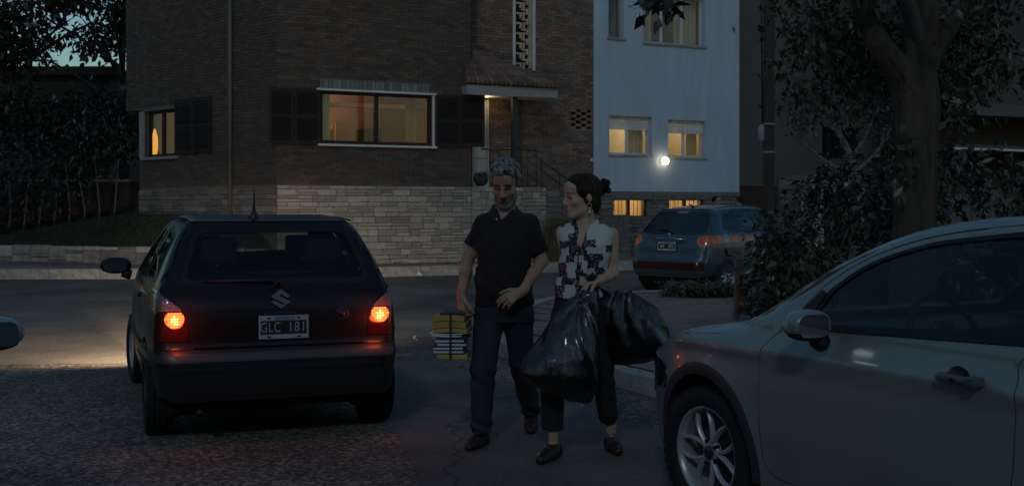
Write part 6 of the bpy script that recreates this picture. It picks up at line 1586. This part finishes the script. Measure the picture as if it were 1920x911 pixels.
# ------------------------------------------------------------------ plants, pole, litter
M_bark = mat('bark', (.12,.09,.055), .9, var=.55, vscale=9, col2=(.03,.022,.017), bump=1, bscale=26, stretch=(1,1,.13), detail=9, bdist=.06)
M_bark_d = mat('bark_grey', (.10,.095,.085), .9, var=.3, vscale=9, bump=.6, bscale=30, stretch=(1,1,.2))
def leafmat(name, col, rough=.42): return mat(name, col, rough, attr='Col', spec=.5, var=.12, vscale=20)
M_leaf = leafmat('leaves', (.05,.08,.03)); M_leafg = leafmat('glossy_leaves', (.04,.07,.03), .3)
def leaves(name, P, L, Wd, m, parent, pal, seed=0, droop=.3, N=None, bend=.25):
    """P: leaf positions (n,3); every leaf is a bent six point blade"""
    r = np.random.default_rng(seed); n = len(P); P = np.asarray(P, float)
    d = r.normal(size=(n,3)); d[:,2] -= droop
    if N is not None: d += N*1.2
    d /= np.linalg.norm(d, axis=1, keepdims=True)
    up = r.normal(size=(n,3))*.7+np.array((0,0,1.0)); s = np.cross(d, up); s /= np.maximum(np.linalg.norm(s, axis=1, keepdims=True), 1e-6); u = np.cross(s, d)
    Ls = (L*r.uniform(.6,1.25,n))[:,None]; Ws = Ls*Wd/L*r.uniform(.8,1.2,n)[:,None]
    v0 = P; v1 = P+d*Ls*.4+s*Ws*.5+u*Ls*bend*.3; v2 = P+d*Ls*.4-s*Ws*.5+u*Ls*bend*.3; vm = P+d*Ls*.45; v3 = P+d*Ls-u*Ls*bend*.3
    V = np.stack([v0,v1,vm,v2,v3], 1).reshape(-1,3); b = np.arange(n)[:,None]*5
    F = np.concatenate([b+np.array([[0,1,2]]), b+np.array([[1,4,2]]), b+np.array([[2,4,3]]), b+np.array([[0,2,3]])])
    o = pymesh2(name, V, F, m, parent, False)
    pal = np.array(pal); c = pal[r.integers(len(pal), size=n)]*r.uniform(.6,1.4,(n,1)); c = np.repeat(c, 5, 0)
    at_ = o.data.color_attributes.new('Col', 'FLOAT_COLOR', 'POINT'); at_.data.foreach_set('color', np.concatenate([c, np.ones((len(c),1))], 1).astype(np.float32).ravel())
    return o
def clumps(n_cl, per, cen, rad, cr, seed, shell=.55, flat=1.0):
    r = np.random.default_rng(seed); out = []
    for _ in range(n_cl):
        q = r.normal(size=3); q /= np.linalg.norm(q); q *= r.uniform(shell, 1)**.7
        c = np.array(cen)+q*np.array(rad); out.append(c+r.normal(size=(per,3))*np.array((cr,cr,cr*flat)))
    return np.concatenate(out)
# big tree
bt = thing('tree', 'large street tree with a thick forked trunk and drooping leaves, behind the silver car', 'tree', (3.55, 10.4, 0))
def bl(px, py, dy=0): p = at(px, py, 10.4+dy); return (p.x-3.55, dy, p.z)
def trunk(name, pts, rad, m, parent, n=20, amp=.10, seed=0):
    bm = bmesh.new(); P = crom(pts, 6, False); rr = crom([(r_,0) for r_ in rad], 6, False)[:,0]; tube(bm, [tuple(p) for p in P], list(rr), n)
    for v in bm.verts:
        c = v.co; k = np.argmin(((P-np.array(c))**2).sum(1)); d = c-Vector(P[k]); a = math.atan2(d.y, d.x)
        v.co = Vector(P[k])+d*(1+amp*math.sin(a*3+c.z*1.1+seed)+amp*.6*math.sin(a*7+c.z*2.3)+amp*.4*math.sin(c.z*9+a*2))
    return bmobj(name, bm, m, parent, True)
trunk('trunk', [(-.0,.02,-.05),(0,.02,.15),(.0,.0,.9),bl(1714,330),bl(1716,210),bl(1722,120),bl(1728,20),bl(1740,-90,.1)], [.27,.21,.172,.168,.175,.145,.13,.11], M_bark, bt, 28, .13)
trunk('branch', [bl(1712,205),bl(1690,140,-.05),bl(1655,90,-.1),bl(1630,45,-.1),bl(1600,-40,-.15),bl(1560,-120,-.2)], [.15,.125,.10,.09,.075,.05], M_bark, bt, 14, seed=2)
trunk('branch', [bl(1722,170,.05),bl(1760,90,.2),bl(1810,10,.35),bl(1880,-80,.5)], [.10,.08,.065,.05], M_bark, bt, 12, seed=3)
trunk('branch', [bl(1722,90,.0),bl(1700,10,-.3),bl(1640,-60,-.7),bl(1480,-90,-1.2),bl(1330,-50,-1.5),bl(1255,0,-1.55)], [.08,.07,.055,.035,.02,.008], M_bark_d, bt, 8, seed=4)
PALT = [(.05,.066,.03),(.062,.075,.035),(.04,.055,.026),(.09,.095,.05)]
pts = [clumps(70, 28, (bl(1590,95,1.0)), (.68,.8,.52), .13, 1, .2), clumps(60, 28, bl(1800,80,.9), (.55,.8,.65), .13, 2, .2), clumps(60, 26, bl(1700,-60,0), (1.5,1.3,.6), .16, 3), clumps(150, 26, bl(1720,-330,0), (2.6,2.4,1.1), .22, 9, .2), clumps(14, 14, bl(1775,270,.1), (.12,.3,.5), .07, 4), clumps(10, 14, bl(1520,80,-.2), (.12,.3,.22), .06, 5), clumps(8, 10, bl(1690,330,-.22), (.12,.1,.4), .05, 8)]  # the high clump, out of view, is added to shade hedge and buildings
leaves('foliage', np.concatenate(pts), .105, .05, M_leaf, bt, PALT, 1, .8)
# the few big leaves that hang into the top of the picture
hl = np.concatenate([clumps(6, 5, bl(1222,0,-1.55), (.12,.1,.08), .04, 6), clumps(5, 5, bl(1258,6,-1.55), (.08,.1,.07), .04, 7)])
leaves('hanging_leaves', hl, .13, .07, M_leaf, bt, [(.02,.03,.014)], 2, 1.0)
# ivy-like hedge of broad leaves round the tree
hd = thing('hedge', 'dense broad leaved shrub hedge on the pavement between the tree and the teal car', 'shrub', (3.7, 12.6, .15))
PALH = [(.06,.085,.045),(.08,.105,.058),(.05,.07,.038),(.105,.13,.075)]
hp_ = np.concatenate([clumps(130, 30, (-.05,.3,.75), (1.0,1.1,.85), .14, 11), clumps(110, 30, (.95,-.6,.9), (1.1,1.2,.85), .15, 12), clumps(110, 30, (2.6,-1.2,.85), (1.5,1.3,.85), .15, 13), clumps(44, 30, (-.50,1.0,.50), (.45,.6,.6), .11, 14), clumps(30, 20, (.3,.2,1.55), (.8,.8,.30), .12, 15)])
hp_ = hp_[hp_[:,2] > .02]
leaves('foliage', hp_, .125, .055, M_leafg, hd, PALH, 3, .25, bend=.4)
bm = bmesh.new(); r = random.Random(4)
for k in range(46):
    x, y = r.uniform(-.6,2.6), r.uniform(-1.2,1.0); a = r.uniform(0,6.28); L = r.uniform(.7,1.5)
    tube(bm, [(x,y,0),(x+.12*math.cos(a),y+.12*math.sin(a),L*.5),(x+.35*math.cos(a),y+.35*math.sin(a),L)], [.014,.010,.004], 5)
bmobj('stems', bm, M_bark_d, hd, True)
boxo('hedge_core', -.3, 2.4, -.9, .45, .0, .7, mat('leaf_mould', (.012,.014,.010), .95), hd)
stk = thing('garden_stake', 'thin brown timber stake at the left end of the hedge', 'stake', (2.66, 13.9, .15), R(26))
boxo('post', -.025, .025, -.025, .025, 0, .72, mat('brown_timber', (.20,.115,.07), .8, var=.3, vscale=14, stretch=(1,1,.1)), stk, bev=.004)
for k, z in enumerate((.06,.20,.34)): boxo('board', .026, .62, -.012, .012, z, z+.12, bpy.data.materials['brown_timber'], stk)
# low clipped strip of shrubs
ls = thing('low_shrub', 'low dark green shrub strip at the pavement corner in front of the teal car', 'shrub', (2.95, 17.7, .15), R(20))
q = np.random.default_rng(8).uniform((-.80,-.55,.0), (.9,.55,.20), (3400,3)); q[:,2] *= (1-.35*np.random.default_rng(9).random(3400)); q = q[(q[:,0]/.85-.06)**2+(q[:,1]/.6)**2 < .95]
leaves('foliage', q, .065, .035, M_leafg, ls, [(.045,.065,.03),(.06,.08,.035),(.035,.05,.025)], 5, -.5)
boxo('soil_bed', -.45, .6, -.35, .35, -.01, .12, bpy.data.materials['leaf_mould'], ls)
# slender tree in front of the grey house
st = thing('tree', 'small slender tree with pale thin branches in front of the grey house', 'tree', (6.6, 22.5, .15))
def sl_(px, py, dy=0): p = at(px, py, 22.5+dy); return (p.x-6.6, dy, p.z-.15)
trunk('trunk', [(0.15,0,-.15),(.1,0,.8),sl_(1602,330),sl_(1590,285),sl_(1568,240),sl_(1555,190),sl_(1545,120)], [.10,.09,.08,.07,.06,.045,.025], mat('pale_bark', (.12,.115,.11), .8, var=.4, vscale=8), st, 10)
for pts_ in ([sl_(1595,300),sl_(1625,250),sl_(1650,190),sl_(1660,130)], [sl_(1600,320),sl_(1560,310),sl_(1520,280),sl_(1480,250)], [sl_(1575,255),sl_(1540,220),sl_(1510,200)], [sl_(1570,240),sl_(1600,180),sl_(1610,120)], [sl_(1600,325),sl_(1640,290),sl_(1670,240)]): trunk('branch', pts_, [.045,.035,.025,.012][:len(pts_)], bpy.data.materials['pale_bark'], st, 7)
pp = np.concatenate([clumps(46, 20, sl_(1545,165), (.95,.8,.75), .17, 21), clumps(34, 20, sl_(1625,150), (.8,.8,.8), .17, 22), clumps(16, 16, sl_(1505,215), (.38,.5,.4), .13, 23), clumps(12, 12, sl_(1620,250), (.5,.5,.3), .15, 24)])
leaves('foliage', pp, .11, .055, M_leaf, st, [(.032,.045,.024),(.04,.055,.03),(.025,.036,.02)], 6, .4)
# weeds at the foot of the stair wall
wd = thing('weed_clump', 'tall dry brown weeds growing against the stone stair wall behind the couple', 'plant', (*uv(6.75,-.35), .2))
r = np.random.default_rng(5); V, Fc = [], []
for k in range(420):
    x, y = r.normal(0,.20), r.normal(0,.12); a = r.uniform(0,6.28); L = r.uniform(.5,1.25); n = len(V); dx, dy = math.cos(a)*.16*L, math.sin(a)*.16*L; w = .008
    V += [(x-w,y,0),(x+w,y,0),(x+dx*.4-w,y+dy*.4,L*.6),(x+dx*.4+w,y+dy*.4,L*.6),(x+dx,y+dy,L)]; Fc += [(n,n+1,n+3,n+2),(n+2,n+3,n+4)]
pymesh('stalks', V, Fc, mat('dry_weed', (.085,.062,.035), .9, var=.3, vscale=5), wd)
# utility pole
pl = thing('utility_pole', 'dark wooden utility pole standing in front of the teal car', 'pole', (4.13, 18.9, .15))
trunk('shaft', [(0,0,-.2),(.0,0,2),(.02,0,5),(.04,0,9)], [.10,.093,.085,.075], mat('dark_pole_wood', (.045,.033,.028), .85, var=.4, vscale=8, stretch=(1,1,.1), bump=.5, bscale=30), pl, 16, .02)
tubeo('cable', [(-.10,-.02,9),(-.115,-.02,4.6),(-.10,-.02,2.6)], .014, M_pla, pl, 6)
bm = bmesh.new(); tube(bm, [(-.11,-.03,2.36),(-.12,-.03,2.42),(-.12,-.03,2.60),(-.11,-.03,2.66)], [.02,.055,.055,.02], 12); bmobj('junction_box', bm, M_gutter, pl, True)
for z in (2.65,2.2): tubeo('band', [(0,0,z),(0,0,z+.03)], .101, M_gutter, pl, 18)
# dark pot plant on the landing wall
pt = thing('bag', 'small dark bag slumped on top of the stone wall behind the man', 'bag', (*uv(4.95,.18), 1.985), K26)
G = Field((-.3,-.2,-.02), (.3,.2,.45), .012); G.ell((.02,0,.14), (.17,.10,.15), .03); G.ell((-.08,0,.20), (.10,.08,.13), .03); G.ell((.12,0,.22), (.08,.07,.12), .03); G.noise(.02, 28, 5); P_ = np.meshgrid(*G.ax, indexing='ij'); G.a = smax(G.a, (.003-P_[2]).astype(np.float32), .01); G.mesh('bag_body', mat('dark_canvas', (.018,.015,.013), .6, var=.4), pt)
tubeo('bag_handle', [(-.06,-.06,.24),(-.02,-.09,.36),(.06,-.09,.36),(.10,-.06,.26)], .01, M_strap, pt, 6)
# left: trees against the last light
M_bark_k = mat('bark_blackish', (.03,.026,.022), .9, var=.3, vscale=9)
def dark_tree(x, y, label, h_, crown, n, seed, sz=.28):
    t = thing('tree', label, 'tree', (x,y,0), 0, None)
    trunk('trunk', [(0,0,-.2),(.05,0,h_*.3),(-.05,0,h_*.6),(.1,0,h_*.95)], [.22,.17,.12,.04], M_bark_k, t, 9)
    r = random.Random(seed)
    for k in range(9):
        a = r.uniform(0,6.28); z0 = h_*r.uniform(.35,.8); L = h_*.32; trunk('branch', [(0,0,z0),(math.cos(a)*L*.5,math.sin(a)*L*.5,z0+L*.35),(math.cos(a)*L,math.sin(a)*L,z0+L*.6)], [.07,.045,.012], M_bark_k, t, 6)
    P = np.concatenate([clumps(q[3], 24, q[:3], q[4:7], q[7], seed+i, .3) for i, q in enumerate(crown)])
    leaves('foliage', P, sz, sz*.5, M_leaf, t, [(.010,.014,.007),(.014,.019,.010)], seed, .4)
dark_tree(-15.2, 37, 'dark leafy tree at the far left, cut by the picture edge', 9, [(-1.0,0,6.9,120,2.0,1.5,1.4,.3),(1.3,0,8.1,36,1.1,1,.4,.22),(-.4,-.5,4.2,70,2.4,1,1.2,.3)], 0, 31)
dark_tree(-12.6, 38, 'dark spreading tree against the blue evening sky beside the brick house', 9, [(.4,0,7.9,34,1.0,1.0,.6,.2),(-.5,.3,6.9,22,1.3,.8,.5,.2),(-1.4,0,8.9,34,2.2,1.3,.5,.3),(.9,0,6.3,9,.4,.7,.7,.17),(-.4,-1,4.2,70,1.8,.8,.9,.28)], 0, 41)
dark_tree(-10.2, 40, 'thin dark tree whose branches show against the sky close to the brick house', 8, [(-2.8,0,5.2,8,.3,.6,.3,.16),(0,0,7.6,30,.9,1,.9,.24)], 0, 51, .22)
dark_tree(-12.6, 20.5, 'street tree on the left pavement just outside the picture', 9, [(.0,0,6.2,120,2.9,2.9,2.0,.4)], 0, 71, .3)  # out of view, added to keep sky light off the left facade
hz = thing('garden_shrubs', 'dark mass of garden shrubs behind the lawn at the left', 'shrub', (-12.5, 31.5, 0))
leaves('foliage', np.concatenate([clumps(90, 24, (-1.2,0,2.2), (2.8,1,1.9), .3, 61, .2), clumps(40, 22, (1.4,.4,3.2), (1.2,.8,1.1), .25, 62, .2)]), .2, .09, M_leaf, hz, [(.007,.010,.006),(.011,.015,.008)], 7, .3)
bm = bmesh.new()
for k in range(14): tube(bm, [(-3.5+k*.4,0,0),(-3.5+k*.4+.1,.1,1.4),(-3.4+k*.4+.25*math.sin(k),.1,2.8)], [.04,.03,.01], 5)
bmobj('stems', bm, M_bark_d, hz, True)
# fallen leaves in the gutter and on the corner
r = np.random.default_rng(77); q = []
for k in range(260):
    t = r.uniform(0, 9.5); p = uv(t-2, -1.6+r.uniform(0,1.2)); q.append((p[0], p[1], .232 if r.random() < .8 else .222))
for k in range(90):
    t = r.uniform(-1,12); q.append((1.3-.4877*t+r.normal(0,.10)-.10, 8.9+.873*t+r.normal(0,.06), .010))
o = leaves('fallen_leaves', np.array(q), .055, .04, M_leaf, None, [(.14,.09,.045),(.2,.14,.07),(.07,.05,.03)], 9, -.15)
tag(o, 'scattered dry leaves along the kerbs', 'leaves', kind='stuff')
lt = thing('litter', 'small crumpled white paper lying at the foot of the far kerb', 'litter', (*[at(786,517,25.2)[i] for i in (0,1)], .01))
G = Field((-.12,-.1,-.01), (.12,.1,.14), .008); G.ell((0,0,.05), (.06,.045,.045), .01); G.ell((.05,.0,.03), (.035,.03,.03), .01); G.noise(.012, 90, 4); P_ = np.meshgrid(*G.ax, indexing='ij'); G.a = smax(G.a, (.001-P_[2]).astype(np.float32), .004); G.mesh('paper', M_white, lt)
